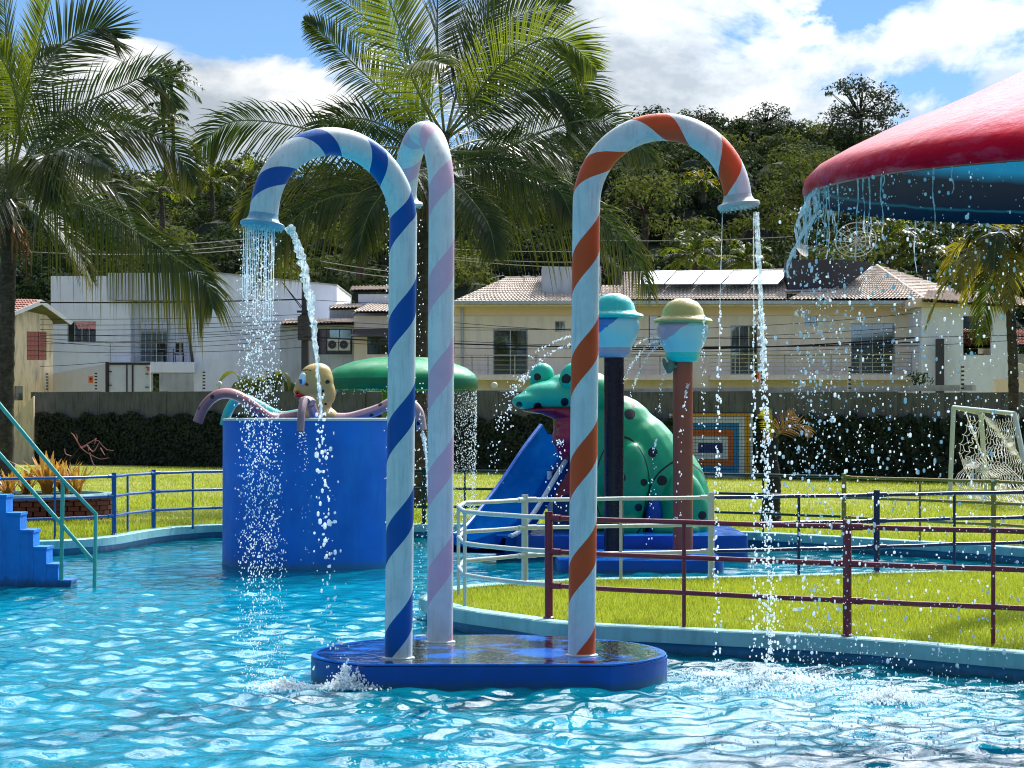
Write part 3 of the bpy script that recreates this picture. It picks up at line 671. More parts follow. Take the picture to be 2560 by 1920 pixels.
def chair_far(px, D, lab):
    b = P(px, 905, D); t = thing('balcony_chair', b, lab, 'chair'); x, y, z = b
    mb = MB(); mb.box((x, y, z + .36), (.42, .42, .05)); mb.build('seat', M['black'], t)
    mb = MB(); mb.box((x, y + .2, z + .66), (.36, .04, .42)); mb.build('backrest', M['black'], t)
    for i in (-1, 1):
        mb = MB(); mb.tube([(x + i * .21, y - .2, z), (x + i * .23, y - .2, z + .56), (x + i * .21, y + .2, z + .58)], .02, 5); mb.build('armrest', M['black'], t)
        mb = MB(); mb.tube([(x + i * .19, y + .2, z), (x + i * .19, y + .2, z + .4)], .02, 5); mb.build('leg', M['black'], t)
chair_far(401, D - .1, 'black balcony chair nearer the glass door of the white house')
chair_far(447, D - .1, 'black balcony chair in the right corner of the white house balcony')
# ---- B: middle house with several small tiled roofs
D = 95.; hB = thing('tiled_house', (hx(960, D), D, 0), 'pale house with stepped tiled roofs behind the yellow octopus', 'house')
mb = MB(); wallh(mb, hx(700, D), hx(885, D), -.5, hz(812, D), D, .3, [hole(784, 880, 822, 886, D)]); mb.build('left_wall', M['grey_wall'], hB)
window(hB, 784, 880, 822, 886, D, 2, 'frame_dark', 0, .04)
mb = MB(); wallh(mb, hx(885.5, D), hx(1160, D), -.5, hz(790, D), D - .25, .3, [hole(918, 984, 840, 886, D - .25), hole(1100, 1150, 830, 886, D - .25)]); mb.build('right_wall', M['cream_wall'], hB)
window(hB, 918, 984, 840, 886, D - .25, 1, 'frame_dark', .4, .04); window(hB, 1100, 1150, 830, 886, D - .25, 0, 'frame_dark', .0, .04)
mb = MB(); mb.box((hx(935, D), D + 3, (hz(728, D) + hz(760, D)) / 2), (hx(990, D) - hx(893, D), 1.5, hz(728, D) - hz(760, D))); mb.build('upper_room', M['white_wall'], hB)
mb = MB(); mb.box((hx(905, D), D + 2.2, (hz(756, D) + hz(800, D)) / 2), (hx(1010, D) - hx(833, D), 1.5, hz(762, D) - hz(800, D))); mb.build('middle_room', M['grey_wall'], hB)
tile_roof(hB, P(874, 729, D + 2), P(1060, 726, D + 2), P(1060, 716, D + 4), P(880, 718, D + 4), 'tile_pale')
tile_roof(hB, P(820, 774, D + 1), P(905, 772, D + 1), P(905, 760, D + 2.2), P(838, 762, D + 2.2), 'tile_pale')
tile_roof(hB, P(880, 782, D - .7), P(1160, 780, D - .7), P(1160, 756, D + 2), P(925, 760, D + 2), 'tile_pale')
tile_roof(hB, P(700, 812, D - .5), P(886, 810, D - .5), P(886, 798, D + 1), P(710, 800, D + 1), 'tile_pale')
for x0, x1, dd in ((878, 985, 0), (1096, 1152, 0)):
    mb = MB(); a = [P(x0 + 6, 824, D - .3), P(x1 - 6, 824, D - .3), P(x1, 842, D - 1.2), P(x0, 842, D - 1.2)]; mb.prism(a, (0, 0, .04)); mb.build('awning', M['frame_dark'], hB)
for px in (833, 862):
    b = P(px, 878, D - .45); t = thing('air_conditioner', b, 'white air conditioning box on the tiled house wall, %s one' % ('left' if px < 850 else 'right'), 'air conditioner')
    mb = MB(); mb.box(b + Vector((0, 0, .28)), (.46, .3, .5)); mb.build('housing', M['frame_white'], t)
    mb = MB(); mb.lathe([(.16, 0), (.18, .02), (.02, .03)], (0, 0, 0), 16)
    o = mb.build('fan_grille', M['frame_dark'], t, loc=(-.03, -.16, .28)); o.rotation_euler = (R(90), 0, 0)
# ---- C: long cream house
D = 85.; hC = thing('cream_house', (hx(1700, D), D, 0), 'long cream two-storey house with pale tiled roofs behind the slide', 'house')
hs = [hole(a, b, c, d, D) for a, b, c, d in ((1232, 1320, 823, 938), (1387, 1413, 802, 830), (1622, 1650, 785, 875), (1826, 1896, 813, 937), (2012, 2044, 786, 816), (2127, 2238, 808, 935))]
mb = MB(); wallh(mb, hx(1136, D), hx(2302, D), -.5, hz(790, D), D, .25, hs); mb.build('facade', M['cream_wall'], hC)
mb = MB(); mb.box((hx(1719, D), D + 2, (hz(762, D) + hz(789.4, D)) / 2), (hx(2302, D) - hx(1136, D), 4.04, hz(762, D) - hz(789.4, D))); mb.build('eaves_bounce_band', M['cream_and_bounce'], hC)  # warm bounce light under the eaves, put into the colour of this band
window(hC, 1232, 1320, 823, 938, D, 1, 'metal', -.3, .05, 'balcony_door'); window(hC, 1387, 1413, 802, 830, D, 1, 'metal', 0, .03)
window(hC, 1622, 1650, 785, 875, D, 0, 'frame_dark', 0, .04); window(hC, 1826, 1896, 813, 937, D, 2, 'metal', .72, .05, 'balcony_door')
window(hC, 2012, 2044, 786, 816, D, 1, 'metal', 0, .03); window(hC, 2127, 2238, 808, 935, D, 3, 'metal', .5, .04, 'balcony_door')
for a, b in ((1140, 1432), (1560, 1690), (1770, 2300)):
    mb = MB(); mb.box((hx((a + b) / 2, D), D - .55, (hz(938, D) + hz(951, D)) / 2), (hx(b, D) - hx(a, D), 1.1, hz(938, D) - hz(951, D))); mb.build('balcony_slab', M['cream_wall'], hC)
railing(hC, 1140, 1346, 888, 937, D - 1.05, (1180, 1220, 1287, 1340), 4); railing(hC, 1560, 1690, 888, 937, D - 1.05, (1600, 1650, 1688), 4)
railing(hC, 1775, 2300, 886, 937, D - 1.05, (1838, 1962, 2078, 2150, 2232, 2280), 5)
mb = MB(); mb.box((hx(1719, D), D - .85, hz(764, D) + .08), (hx(2308, D) - hx(1128, D), .14, .13)); mb.build('gutter', M['metal'], hC)
mb = MB(); mb.box((hx(1719, D), D - .4, hz(764, D) - .02), (hx(2306, D) - hx(1130, D), .8, .06)); mb.build('soffit', M['cream_wall'], hC)
for px in (1156, 1706, 2296):
    mb = MB(); mb.tube([(hx(px, D), D - .08, hz(770, D)), (hx(px, D), D - .08, hz(975, D))], .045, 8); mb.build('downpipe', M['metal'], hC)
ev = 758
tile_roof(hC, P(1128, ev, D - .8), P(1362, ev, D - .8), P(1362, 699, D + 3), P(1262, 699, D + 3), 'tile_pale')
tile_roof(hC, P(1362, ev, D - .8), P(1560, ev, D - .8), P(1560, 716, D + 2.5), P(1362, 716, D + 2.5), 'tile_pale')
tile_roof(hC, P(1560, ev - 6, D - .8), P(1966, ev - 6, D - .8), P(1966, 680, D + 4), P(1560, 688, D + 4), 'tile_pale')
tile_roof(hC, P(1966, ev - 6, D - .8), P(2310, ev - 8, D - .8), P(2192, 668, D + 4.2), P(2150, 668, D + 4.2), 'tile_pale')
tile_roof(hC, P(2310, ev - 8, D - .8), P(2430, 742, D + 6), P(2200, 668, D + 4.2), P(2192, 668, D + 4.2), 'tile_pale')
for q in ((P(1262, 696, D + 3), P(1362, 696, D + 3)), (P(1560, 684, D + 4), P(1966, 676, D + 4)), (P(2192, 664, D + 4.2), P(2310, ev - 11, D - .8))):
    mb = MB(); mb.tube(q, .07, 8); mb.build('ridge_tile_row', M['tile_pale'], hC)
mb = MB(); mb.box((hx(1428, D + 1.5), D + 1.7, (hz(667, D + 1) + hz(742, D + 1)) / 2), (hx(1503, D) - hx(1354, D), 1.8, hz(667, D) - hz(742, D))); mb.build('water_tank_box', M['grey_wall'], hC)
mb = MB(); mb.box((hx(2040, D + 1), D + 1.4, (hz(645, D) + hz(728, D)) / 2), (hx(2110, D) - hx(1967, D), 1.6, hz(645, D) - hz(724, D)))
mb.prism([P(2105, 650, D + .62), P(2176, 656, D + .62), P(2176, 668, D + .62), P(2105, 724, D + .62)], (0, 1.5, 0)); mb.build('dark_tank_box', M['dark_tank'], hC)
mb = MB(); mb.tube([P(1964, 728, D + .3), P(2080, 726, D + .3), P(2176, 672, D + 2.5)], .06, 8); mb.build('metal_flashing', M['metal'], hC)
sp = thing('solar_array', P(1780, 720, D + 1), 'row of blue grey solar panels lying on the cream house roof', 'solar panels')
for k in range(5):
    a, b = 1604 + k * 71, 1604 + (k + 1) * 71 - 3
    lo0, lo1, up0, up1 = P(a - 12, 720 + 0, D + .25), P(b - 12, 719, D + .25), P(a + 18, 687, D + 3.2), P(b + 18, 686, D + 3.2)
    nn = Vector((0, -.35, .93)) * .13
    mb = MB(); mb.prism([lo0 + nn, lo1 + nn, up1 + nn, up0 + nn], (0, -.01, .035)); mb.build('solar_panel', M['solar'], sp)
# ---- D: right house with open porch
D = 82.; hD = thing('porch_house', (hx(2480, D), D, 0), 'pale house with an open upper porch at the right end of the row', 'house')
mb = MB(); wallh(mb, hx(2304, D), hx(2530, D), -.5, hz(768, D), D, .2, [hole(2408, 2478, 790, 888, D)]); mb.build('porch_wall', M['white_wall'], hD)
mb = MB(); mb.box((hx(2420, D), D + 2, hz(756, D)), (hx(2572, D) - hx(2304, D), 4.4, .34)); mb.build('porch_beam', M['cream_and_bounce'], hD)
tile_roof(hD, P(2304, 752, D - .6), P(2600, 770, D - .6), P(2520, 735, D + 3), P(2320, 728, D + 3), 'tile_pale')
tile_roof(hD, P(2404, 870, D + 3), P(2640, 862, D + 3), P(2640, 828, D + 6), P(2404, 826, D + 6), 'tile_red')
mb = MB(); mb.box((hx(2560, D), D + 5, (hz(880, D) + hz(1010, D)) / 2), (3.4, .2, hz(870, D) - hz(1010, D))); mb.build('rear_wall', M['grey_wall'], hD)
mb = MB(); mb.box((hx(2440, D), D + 7, (hz(780, D) + hz(826, D)) / 2), (5, .2, 1.6)); mb.build('shaded_room', M['room'], hD)
mb = MB(); mb.box((hx(2345, D), D - .35, (hz(848, D) + hz(985, D)) / 2), (.27, .3, hz(848, D) - hz(985, D))); tag(mb.build('concrete_pole', M['dark_tank']), 'dark square concrete pole in front of the porch house', 'pole')
# ---- E: cream gable house at the left edge
def DE(px): return (-19.9 - .478 * 95) / ((px - 1280) / F - .478)       # the gable wall runs obliquely
def PE(x, y, o=0.): return P(x, y, DE(x)) + Vector((.9, -.43, 0)) * o
hE = thing('gable_house', (hx(40, 90), 93, 0), 'cream gabled house with a bricked-up window at the left edge', 'house')
mb = MB(); xs_ = [-60, 36, 57, 67, 116, 132]
for i in range(5):
    x0, x1 = xs_[i], xs_[i + 1]; ys_ = [790, 829, 900, 965, 1001, 1200]
    for j in range(5):
        y0, y1 = ys_[j], ys_[j + 1]
        if (i == 3 and j == 1) or (i == 1 and j == 3): continue
        t0 = (lambda x: 766 + max(0, (x - 95) * 1.06) + max(0, (95 - x) * .42)); a_, b_ = (t0(x0), t0(x1)) if j == 0 else (y0, y0)
        mb.add([PE(x0, a_), PE(x1, b_), PE(x1, y1), PE(x0, y1)], [(0, 1, 2, 3)])
mb.build('gable_wall', M['ochre_wall'], hE)
mb = MB(); mb.add([PE(30, 955, -.5), PE(62, 955, -.5), PE(62, 1010, -.5), PE(30, 1010, -.5)], [(0, 1, 2, 3)]); mb.build('dark_opening', M['room'], hE)
tile_roof(hE, PE(168, 808, .22), PE(170, 808, -1.2), PE(96, 746, -1.2), PE(94, 752, .22), 'tile_red')
tile_roof(hE, PE(-90, 828, .22), PE(-88, 822, -3), PE(96, 746, -3), PE(94, 752, .22), 'tile_red')
mb = MB(); mb.prism([PE(*q, .24) for q in ((92, 750), (170, 806), (164, 812), (92, 761))], (.05, -.03, 0)); mb.prism([PE(*q, .24) for q in ((92, 750), (92, 761), (-90, 838), (-90, 828))], (.05, -.03, 0)); mb.build('barge_board', M['frame_white'], hE)
bme = None; U0, U1 = PE(67, 900), PE(116, 900); hh = hz(829, 94.5) - hz(900, 94.5); ww = (U1 - U0).length; du = (U1 - U0).normalized(); ang = math.atan2(du.y, du.x)
for i in range(5):
    for j in range(6):
        if bme is None:
            mb = MB(); mb.box((0, 0, 0), (ww / 5 - .02, .12, hh / 6 - .02)); bme = mb.mesh('brick', M['block'])
        o = link('brick', bme, hE, loc=U0 + du * ww * (i + .5) / 5 + Vector((-.9, .43, 0)) * (.06 + .01 * ((i * 7 + j * 3) % 3)) + Vector((0, 0, hh * (j + .5) / 6)) - hE.location); o.rotation_euler = (0, 0, ang)
# low side wall of the gable house towards the lawn
mb = MB(); mb.prism([P(x, y, 86.4) for x, y in ((-200, 1172), (84, 1172), (84, 1000), (84, 990), (30, 1052), (-200, 1052))], (0, .2, 0)); tag(mb.build('garden_wall', M['ochre_wall']), 'low stained garden wall under the ochre gabled house', 'wall')
# ---- truck
D = 90.; tk = thing('box_truck', G(300, D, .6), 'white box truck parked behind the concrete wall', 'truck')
mb = MB(); mb.box(((hx(268, D) + hx(374, D)) / 2, D + .1, (hz(909, D) + hz(1000, D)) / 2), (hx(374, D) - hx(268, D), .2, hz(909, D) - hz(1000, D)))
mb.prism([P(268, 909, D + .02), P(268, 1000, D + .02), P(132, 1000, D + 4.5), P(132, 934, D + 4.5)], (.06, .5, 0)); mb.build('cargo_box', M['truck'], tk)
for x0, x1, y0, y1, m in ((264, 273, 905, 1000, 'truck_dark'), (273, 376, 906, 912, 'truck_dark'), (316, 319, 912, 1000, 'truck_dark'), (330, 334, 912, 1000, 'truck_dark'), (371, 376, 912, 1000, 'frame_white')):
    mb = MB(); mb.box(((hx(x0, D) + hx(x1, D)) / 2, D - .03, (hz(y0, D) + hz(y1, D)) / 2), (hx(x1, D) - hx(x0, D), .05, hz(y0, D) - hz(y1, D))); mb.build('frame', M[m], tk)
for px, py in ((276, 929), (276, 963), (368, 935), (368, 968)):
    mb = MB(); mb.box((hx(px, D), D - .08, hz(py, D)), (.14, .05, .04)); mb.build('hinge', M['black'], tk)
mb = MB(); mb.box((hx(369, D), D - .07, hz(919, D)), (.14, .02, .05)); mb.box((hx(371, D), D - .072, hz(924, D)), (.05, .02, .1)); mb.build('reflector', M['red_mark'], tk)
# ---- utility pole, wires
D = 91.; up = thing('utility_pole', G(763, D, 0), 'dark concrete utility pole with crossarms beside the white house', 'utility pole')
mb = MB(); mb.tube([G(765, D, 0), P(762, 704, D)], [.22, .13], 8); mb.build('pole', M['dark_tank'], up)
for py, l in ((779, .75), (790, .5)):
    mb = MB(); mb.box(P(765, py, D - .2), (l, .08, .09)); mb.build('crossarm', M['frame_dark'], up)
for px, py in ((752, 730), (757, 745)):
    mb = MB(); mb.tube([P(705, 705, D - .1), P(px, 770, D - .1)], .02, 5); mb.build('stay', M['wire'], up)
mb = MB(); mb.box(P(772, 824, D - .3), (.18, .16, .3)); mb.build('junction_box', M['frame_white'], up)
mb = MB(); mb.tube([P(762, 790, D - .3), P(762, 850, D - .3)], .3, 12); mb.build('transformer', M['dark_tank'], up)
wl = [(100, 756, 760, 748, 4), (760, 748, 1130, 762, 4), (100, 812, 760, 800, 6), (100, 824, 760, 806, 9), (100, 838, 760, 815, 10), (100, 834, 760, 822, 14), (100, 860, 760, 824, 8), (100, 845, 760, 835, 20), (100, 878, 760, 868, 10), (100, 916, 268, 905, 2),
      (100, 852, 760, 842, 26), (100, 798, 760, 786, 5), (760, 800, 1430, 824, 5), (760, 812, 1430, 822, 9), (760, 842, 1430, 867, 4), (760, 850, 1430, 872, 9), (1430, 866, 2600, 838, 16), (1430, 872, 2600, 812, 26), (1430, 876, 2600, 846, 18), (1430, 880, 2600, 862, 22),
      (1430, 824, 2600, 742, 30), (1430, 842, 2600, 836, 9), (1430, 852, 2600, 790, 16), (1430, 860, 2600, 856, 10), (1130, 806, 1430, 826, 2), (1130, 852, 1700, 868, 4), (1130, 893, 1700, 890, 3)]
for k, (x0, y0, x1, y1, sag) in enumerate(wl):
    Dw = 82 + (k % 3) * .4; pts = [P(x0 + (x1 - x0) * t / 20, y0 + (y1 - y0) * t / 20 + sag * 4 * (t / 20) * (1 - t / 20) * .8, Dw) for t in range(21)]
    thick = .026 if k in (0, 14, 16, 17) else .010
    mb = MB(); mb.tube(pts, thick, 5, cap=False); tag(mb.build('power_line', M['wire']), ('thick' if thick > .02 else 'thin') + ' black cable strung ' + ('across the white house at the left' if x1 <= 760 else 'across the tiled house to the striped poles' if x1 <= 1430 else 'across the cream house at the right'), 'cable', 'cables strung in front of the houses')
for k, (x0, y0, x1, y1, sag) in enumerate(((420, 612, 640, 594, 2), (420, 628, 640, 608, 2), (420, 636, 640, 620, 2), (50, 628, 420, 634, 4), (800, 652, 1130, 690, 6), (810, 668, 1130, 700, 8), (1130, 622, 1440, 628, 3), (1130, 642, 1440, 655, 4), (1130, 648, 1440, 668, 4), (1460, 600, 2000, 590, 6))):
    pts = [P(x0 + (x1 - x0) * t / 12, y0 + (y1 - y0) * t / 12 + sag * 4 * (t / 12) * (1 - t / 12), 103) for t in range(13)]
    mb = MB(); mb.tube(pts, .018, 5, cap=False); tag(mb.build('power_line', M['wire_light']), 'pale cable against the dark wooded hill ' + ('left of the blue striped arch' if x1 <= 640 else 'between the blue arch and the orange striped pole' if x1 < 1500 else 'above the solar panels'), 'cable', 'pale cables against the hill')
# ---- satellite dishes
def dish(px, py, D, r, tilt, lab, mat='mesh_dish', mesh_like=True):
    c = P(px, py, D); t = thing('satellite_dish', c, lab, 'satellite dish'); 
    mb = MB()
    if mesh_like:
        for k in range(12):
            a = k * math.pi / 6; mb.tube([(0, 0, 0)] + [(r * q * math.cos(a), r * q * math.sin(a), .22 * r * q * q) for q in (.33, .66, 1)], .012, 5)
        for q in (.25, .5, .75, 1): mb.tube([(r * q * math.cos(a / 16 * math.pi), r * q * math.sin(a / 16 * math.pi), .22 * r * q * q) for a in range(33)], .012 if q < 1 else .02, 5)
        o = mb.build('dish_ribs', M[mat], t, loc=(0, 0, 0))
    else:
        mb.lathe([(0, 0), (r * .5, .05 * r), (r, .22 * r), (r * 1.02, .2 * r), (r * .5, .02 * r), (0, -.03)], (0, 0, 0), 24); o = mb.build('reflector', M[mat], t, loc=(0, 0, 0), smooth=True)
    o.rotation_euler = tilt
    mb = MB(); mb.tube([(0, .05, 0), (0, .15, -r * .8), (0, .15, -r * 1.1)], .035, 6); mb.build('mast', M['metal'], t, loc=(0, 0, 0))
    q = o.rotation_euler.to_matrix() @ Vector((0, 0, r * .8))
    mb = MB(); mb.tube([(0, 0, 0), q], .012, 5); mb.ball(q, .06, 8, 6); mb.build('feed_horn', M['frame_white'], t, loc=(0, 0, 0))
dish(2140, 605, 86, .8, (R(62), 0, R(-15)), 'large mesh satellite dish on top of the dark roof tank')
dish(2002, 626, 85.6, .34, (R(55), R(25), R(30)), 'small pale satellite dish left of the large mesh one', 'concrete_light', False)
dish(2545, 938, 78, .42, (R(75), 0, R(10)), 'grey round satellite dish above the wall at the right edge', 'mesh_dish', False)
# roof aerials
for px in (1245, 1310, 1345):
    b = P(px, 694, 87); t = thing('roof_aerial', b, 'thin television aerial on the cream house ridge, %s of three' % {1245: 'left', 1310: 'middle', 1345: 'right'}[px], 'aerial')
    mb = MB(); mb.tube([b - Vector((0, 0, .3)), b + Vector((0, 0, .1))], .018, 5); mb.build('mast', M['metal'], t)
    mb = MB(); mb.tube([b + Vector((-.3, 0, -.02)), b + Vector((.25, 0, .1))], .014, 5)
    for k in range(4): mb.tube([b + Vector((-.2 + .13 * k, -.02, .0 + .03 * k)), b + Vector((-.2 + .13 * k, 0, .12 + .03 * k))], .01, 4)
    mb.build('boom', M['metal'], t)
# electric fence posts on the wall, warning plates
for px, lab in ((232, 'beside the truck'), (502, 'in front of the white house'), (110, 'against the ochre house'), (661, 'beside the leafy shrub'), (1897, 'left of the falling drops'), (2116, 'below the wide balcony door'), (2398, 'beside the dark pole')):
    b = wall_pt(px); z = wall_top(px); b = b - nrm * .1 + Vector((0, 0, z))
    t = thing('electric_fence_post', b, 'thin electric fence post on the wall ' + lab, 'post')
    mb = MB(); mb.tube([b - Vector((0, 0, .1)), b + Vector((0, 0, .78))], .022, 6); mb.build('rod', M['frame_white'], t)
    mb = MB()
    for k in range(6): mb.tube([b + Vector((.0, 0, .12 + k * .12)), b + Vector((.09, -.02, .12 + k * .12))], .028, 6)
    mb.build('insulators', M['black'], t)
for px, py in ((227, 949), (1890, 943)):
    b = wall_pt(px) - nrm * .05; D = b.y; c = P(px, py, D - .1)
    t = thing('warning_plate', c, 'small orange warning plate on the fence wires %s' % ('by the truck' if px < 1000 else 'left of the falling drops'), 'sign')
    mb = MB(); mb.box(c, (.18, .02, .26)); mb.build('plate', M['orange_sign'], t)
    mb = MB(); zz = c.y - .014
    mb.prism([(c.x - .045, zz, c.z + .07), (c.x + .045, zz, c.z + .07), (c.x + .03, zz, c.z + .02), (c.x + .05, zz, c.z + .02), (c.x - .02, zz, c.z - .09), (c.x, zz, c.z - .0), (c.x - .03, zz, c.z)], (0, -.004, 0)); mb.build('bolt_mark', M['black'], t)
for px, py in ((548, 960), (1236, 963), (2006, 962)):
    c = P(px, py, 76 if px > 700 else 82); t = thing('globe_lamp', c, 'white round wall lamp %s' % {548: 'in front of the shrub by the white house', 1236: 'right of the green canopy', 2006: 'under the wide balcony'}[px], 'lamp')
    mb = MB(); mb.ball(c, .11, 14, 10); mb.build('globe', M['frame_white'], t, smooth=True); mb = MB(); mb.tube([c - Vector((0, 0, .12)), c - Vector((0, 0, .5))], .03, 8); mb.build('stem', M['metal'], t)
# ================================================================== TILE MURAL
cM = wall_pt(1783) + nrm * .14; cM.z = CH + (HY - 1119.5) / F * cM.y
d = (wall_pt(1900) - wall_pt(1600)).normalized(); cell = .1
mu = thing('tile_mural', cM, 'square tiled mural of nested yellow, blue, orange and navy rectangles on the wall', 'mural')
mb = MB(); ang = math.atan2(d.y, d.x); mb.box(cM + nrm * -.03, (31.4 * cell, .04, 21.4 * cell), ang); mb.build('backing', pm('grout', (.02, .03, .04), .9), mu)
tm = [pm('tile_' + n, c, .25, .12, 6, 0) for n, c in (('navy', (.01, .03, .16)), ('white', (.48, .55, .62)), ('orange', (.42, .10, .03)), ('blue', (.02, .18, .42)), ('yellow', (.55, .28, .02)))]
mb = MB()
for i in range(-15, 16):
    for j in range(-10, 11):
        k = max(abs(i) - 4 + (i < 0) * 0, abs(j) - 1, 0); mb.m = 0 if k == 0 else 1 if k < 3 else 2 if k < 5 else 3 if k < 7 else 1 if k < 9 else 4 if k < 11 else 1
        mb.box(cM + d * i * cell + Vector((0, 0, -j * cell)) + nrm * .001 * RNG.uniform(0, 6), (cell * .86, .02, cell * .86), ang)
mb.m = 0; mb.build('mosaic_tiles', tm, mu, kind='stuff')
# ================================================================== FENCES
def fence(name, label, mat, pts, rails=(.90, .60, .30), rmat=None, rr=.022):
    """pts: (px, D, thick, rail) along the run; one thing with each post, picket and rail span its own part"""
    W = [G(p[0], p[1], .02) for p in pts]; t = thing(name, W[0], label, 'railing')
    for i, (p, w_) in enumerate(zip(pts, W)):
        thick = p[2]; m = p[3] if len(p) > 3 else mat
        if thick is None: continue
        mb = MB(); r = .036 if thick else .017
        mb.tube([w_ - Vector((0, 0, .04)), w_ + Vector((0, 0, .955 if thick else .90))], r, 14)
        if thick: mb.lathe([(.0361, 0), (.05, .002), (.05, .02), (.0361, .03)], w_, 14)
        mb.build('post' if thick else 'picket', M[m], t, smooth=True)
    for i in range(len(W) - 1):
        a, b = W[i], W[i + 1]; d = (b - a).normalized()
        for h in rails:
            mb = MB(); o = Vector((0, 0, h)); mb.tube([a + o, (a + b) / 2 + o + Vector((0, 0, -.004)), b + o], rr, 12)
            if pts[i][2]: mb.tube([a + o, a + o + d * .13], rr * 1.35, 12)
            if pts[i + 1][2]: mb.tube([b + o - d * .13, b + o], rr * 1.35, 12)
            m = pts[i][4] if len(pts[i]) > 4 else mat
            mb.build('rail', M[m], t, smooth=True)
    return t
fence('pool_railing', 'maroon pipe railing along the near edge of the grass spit', 'fence_maroon', [(1372, 19.4, True), (1710, 18.6, False), (2118, 17.8, True), (2483, 17.2, False), (2850, 16.65, True), (3200, 16.1, False)])
fence('pool_railing', 'white pipe railing curving round the tip of the grass spit', 'fence_white', [(1366, 19.5, None), (1262, 19.95, None), (1162, 20.7, False), (1146, 21.8, False), (1160, 22.8, None), (1312, 23.7, True), (1552, 24.05, False), (1778, 24.4, True)])
fence('pool_railing', 'navy pipe railing on the back edge of the grass spit', 'fence_navy', [(1785, 24.42, None), (1997, 24.8, False), (2192, 25.2, True), (2386, 25.8, False), (2580, 26.2, True), (2760, 26.4, False)])
fence('pool_railing', 'bright blue pipe railing beside the brick planter on the left', 'fence_blue', [(-160, DG(1360) + .2, True), (137, DG(1352) + .1, False), (285, DG(1343) + .1, True), (319, DG(1335) + .1, False), (384, DG(1326) + .1, True), (482, DG(1320) + .1, False), (590, DG(1316) + .1, True)])
fence('pool_railing', 'dark green pipe railing across the far edge of the pool behind the slide', 'fence_green', [(596, DG(1316) + .1, None), (700, DG(1315) + .1, False), (830, DG(1314) + .1, True), (960, DG(1315) + .1, False), (1060, DG(1315) + .1, True), (1162, DG(1315) + .1, False), (1300, DG(1316) + .1, True), (1500, DG(1320) + .1, False), (1700, DG(1327) + .1, True), (1908, DG(1336) + .1, False), (2100, DG(1345) + .1, None)])
fence('pool_railing', 'mustard yellow pipe railing at the far right edge of the pool', 'fence_yellow', [(2110, DG(1347) + .1, True), (2300, DG(1358) + .1, False), (2484, DG(1369) + .1, True), (2660, DG(1382) + .1, False), (2860, DG(1397) + .1, True)])
# ================================================================== STAIRS (left)
D = 26.; st = thing('pool_stairs', G(0, D, WZ), 'bright blue concrete steps rising out of the pool at the left edge', 'stairs')
lv = [(177, 1450), (145, 1410), (116, 1367), (83, 1325), (50, 1282), (15, 1237), (-18, 1193), (-51, 1149), (-84, 1106)]
for i, (px, py) in enumerate(lv):
    x1 = hx(px, D); x0 = hx(lv[i + 1][0], D) if i + 1 < len(lv) else hx(-260, D); zt = hz(py, D)
    mb = MB(); mb.box(((x0 + x1) / 2 - .0, D + .18, (zt - 1.0) / 2), (x1 - x0 - .002, .36, zt + 1.0))
    mb.box(((x0 + x1) / 2 + .012, D + .18 - .006, zt - .016), (x1 - x0, .38, .03)); mb.build('step', M['stair_blue'], st)
mb = MB(); mb.prism([P(-260, 1110, D - .003), P(-84, 1110, D - .003), P(177, 1455, D - .003), P(177, 1530, D - .003), P(-260, 1560, D - .003)][::1], (0, -.0, 0)) if 0 else None
hr = thing('stair_handrail', G(200, D - .05, WZ), 'turquoise green metal handrail down the blue pool steps', 'handrail')
for nm, pts in (('upper_rail', ((-60, 940), (150, 1193), (240, 1285), (236, 1480))), ('lower_rail', ((-60, 1068), (155, 1312), (234, 1404)))):
    mb = MB(); mb.tube([P(x, y, D - .05) for x, y in pts], .024, 12); mb.build(nm, M['rail_teal'], hr, smooth=50)
mb = MB(); mb.tube([P(157, 1202, D - .05), P(153, 1452, D - .05)], .024, 12); mb.build('baluster', M['rail_teal'], hr, smooth=True)
# ================================================================== PLANTER
pc = G(105, 39.3); pr = 1.23; pl = thing('brick_planter', pc, 'low round dark brick planter on the lawn behind the blue railing', 'planter')
bme = None; nb = 34
for j in range(5):
    for i in range(nb):
        a = 2 * math.pi * (i + .5 * (j % 2)) / nb
        if math.sin(a) > .35: continue
        if bme is None:
            mb = MB(); mb.box((0, 0, 0), (2 * math.pi * pr / nb - .02, .1, .074)); bme = mb.mesh('brick', M['brick'])
        o = link('brick', bme, pl, loc=(pr * math.cos(a), pr * math.sin(a), .05 + j * .084)); o.rotation_euler = (0, 0, a + math.pi / 2 + RNG.uniform(-.02, .02)); o.scale = (1, 1 + RNG.uniform(-.2, .35), 1)
mb = MB(); mb.lathe([(pr - .02, 0), (pr - .02, .42), (pr - .1, .42), (pr - .1, .36)], pc, 48); mb.build('mortar', M['soil'], pl)
mb = MB(); mb.lathe([(pr + .07, .425), (pr + .09, .44), (pr + .07, .465), (pr - .14, .465), (pr - .15, .43)], pc, 56); mb.build('coping', M['kerb'], pl, smooth=30)
mb = MB(); mb.lathe([(0, .40), (.5, .41), (pr - .1, .37)], pc, 32); mb.build('soil', M['soil'], pl)
def strap_leaf(Lh, wd, bend, seg=7):
    mb = MB(); vs = []; fs = []
    for i in range(seg + 1):
        t = i / seg; x = bend * t * t * Lh; z = Lh * t * (1 - .15 * bend * t); wv = wd * (1 - .15 * t) if t < .8 else wd * .85 * (1 - (t - .8) / .2 * .9)
        vs += [(x + .15 * wv, -wv, z), (x, 0, z), (x + .15 * wv, wv, z)]
    for i in range(seg): fs += [(3 * i, 3 * i + 1, 3 * i + 4, 3 * i + 3), (3 * i + 1, 3 * i + 2, 3 * i + 5, 3 * i + 4)]
    mb.add(vs, fs); return mb
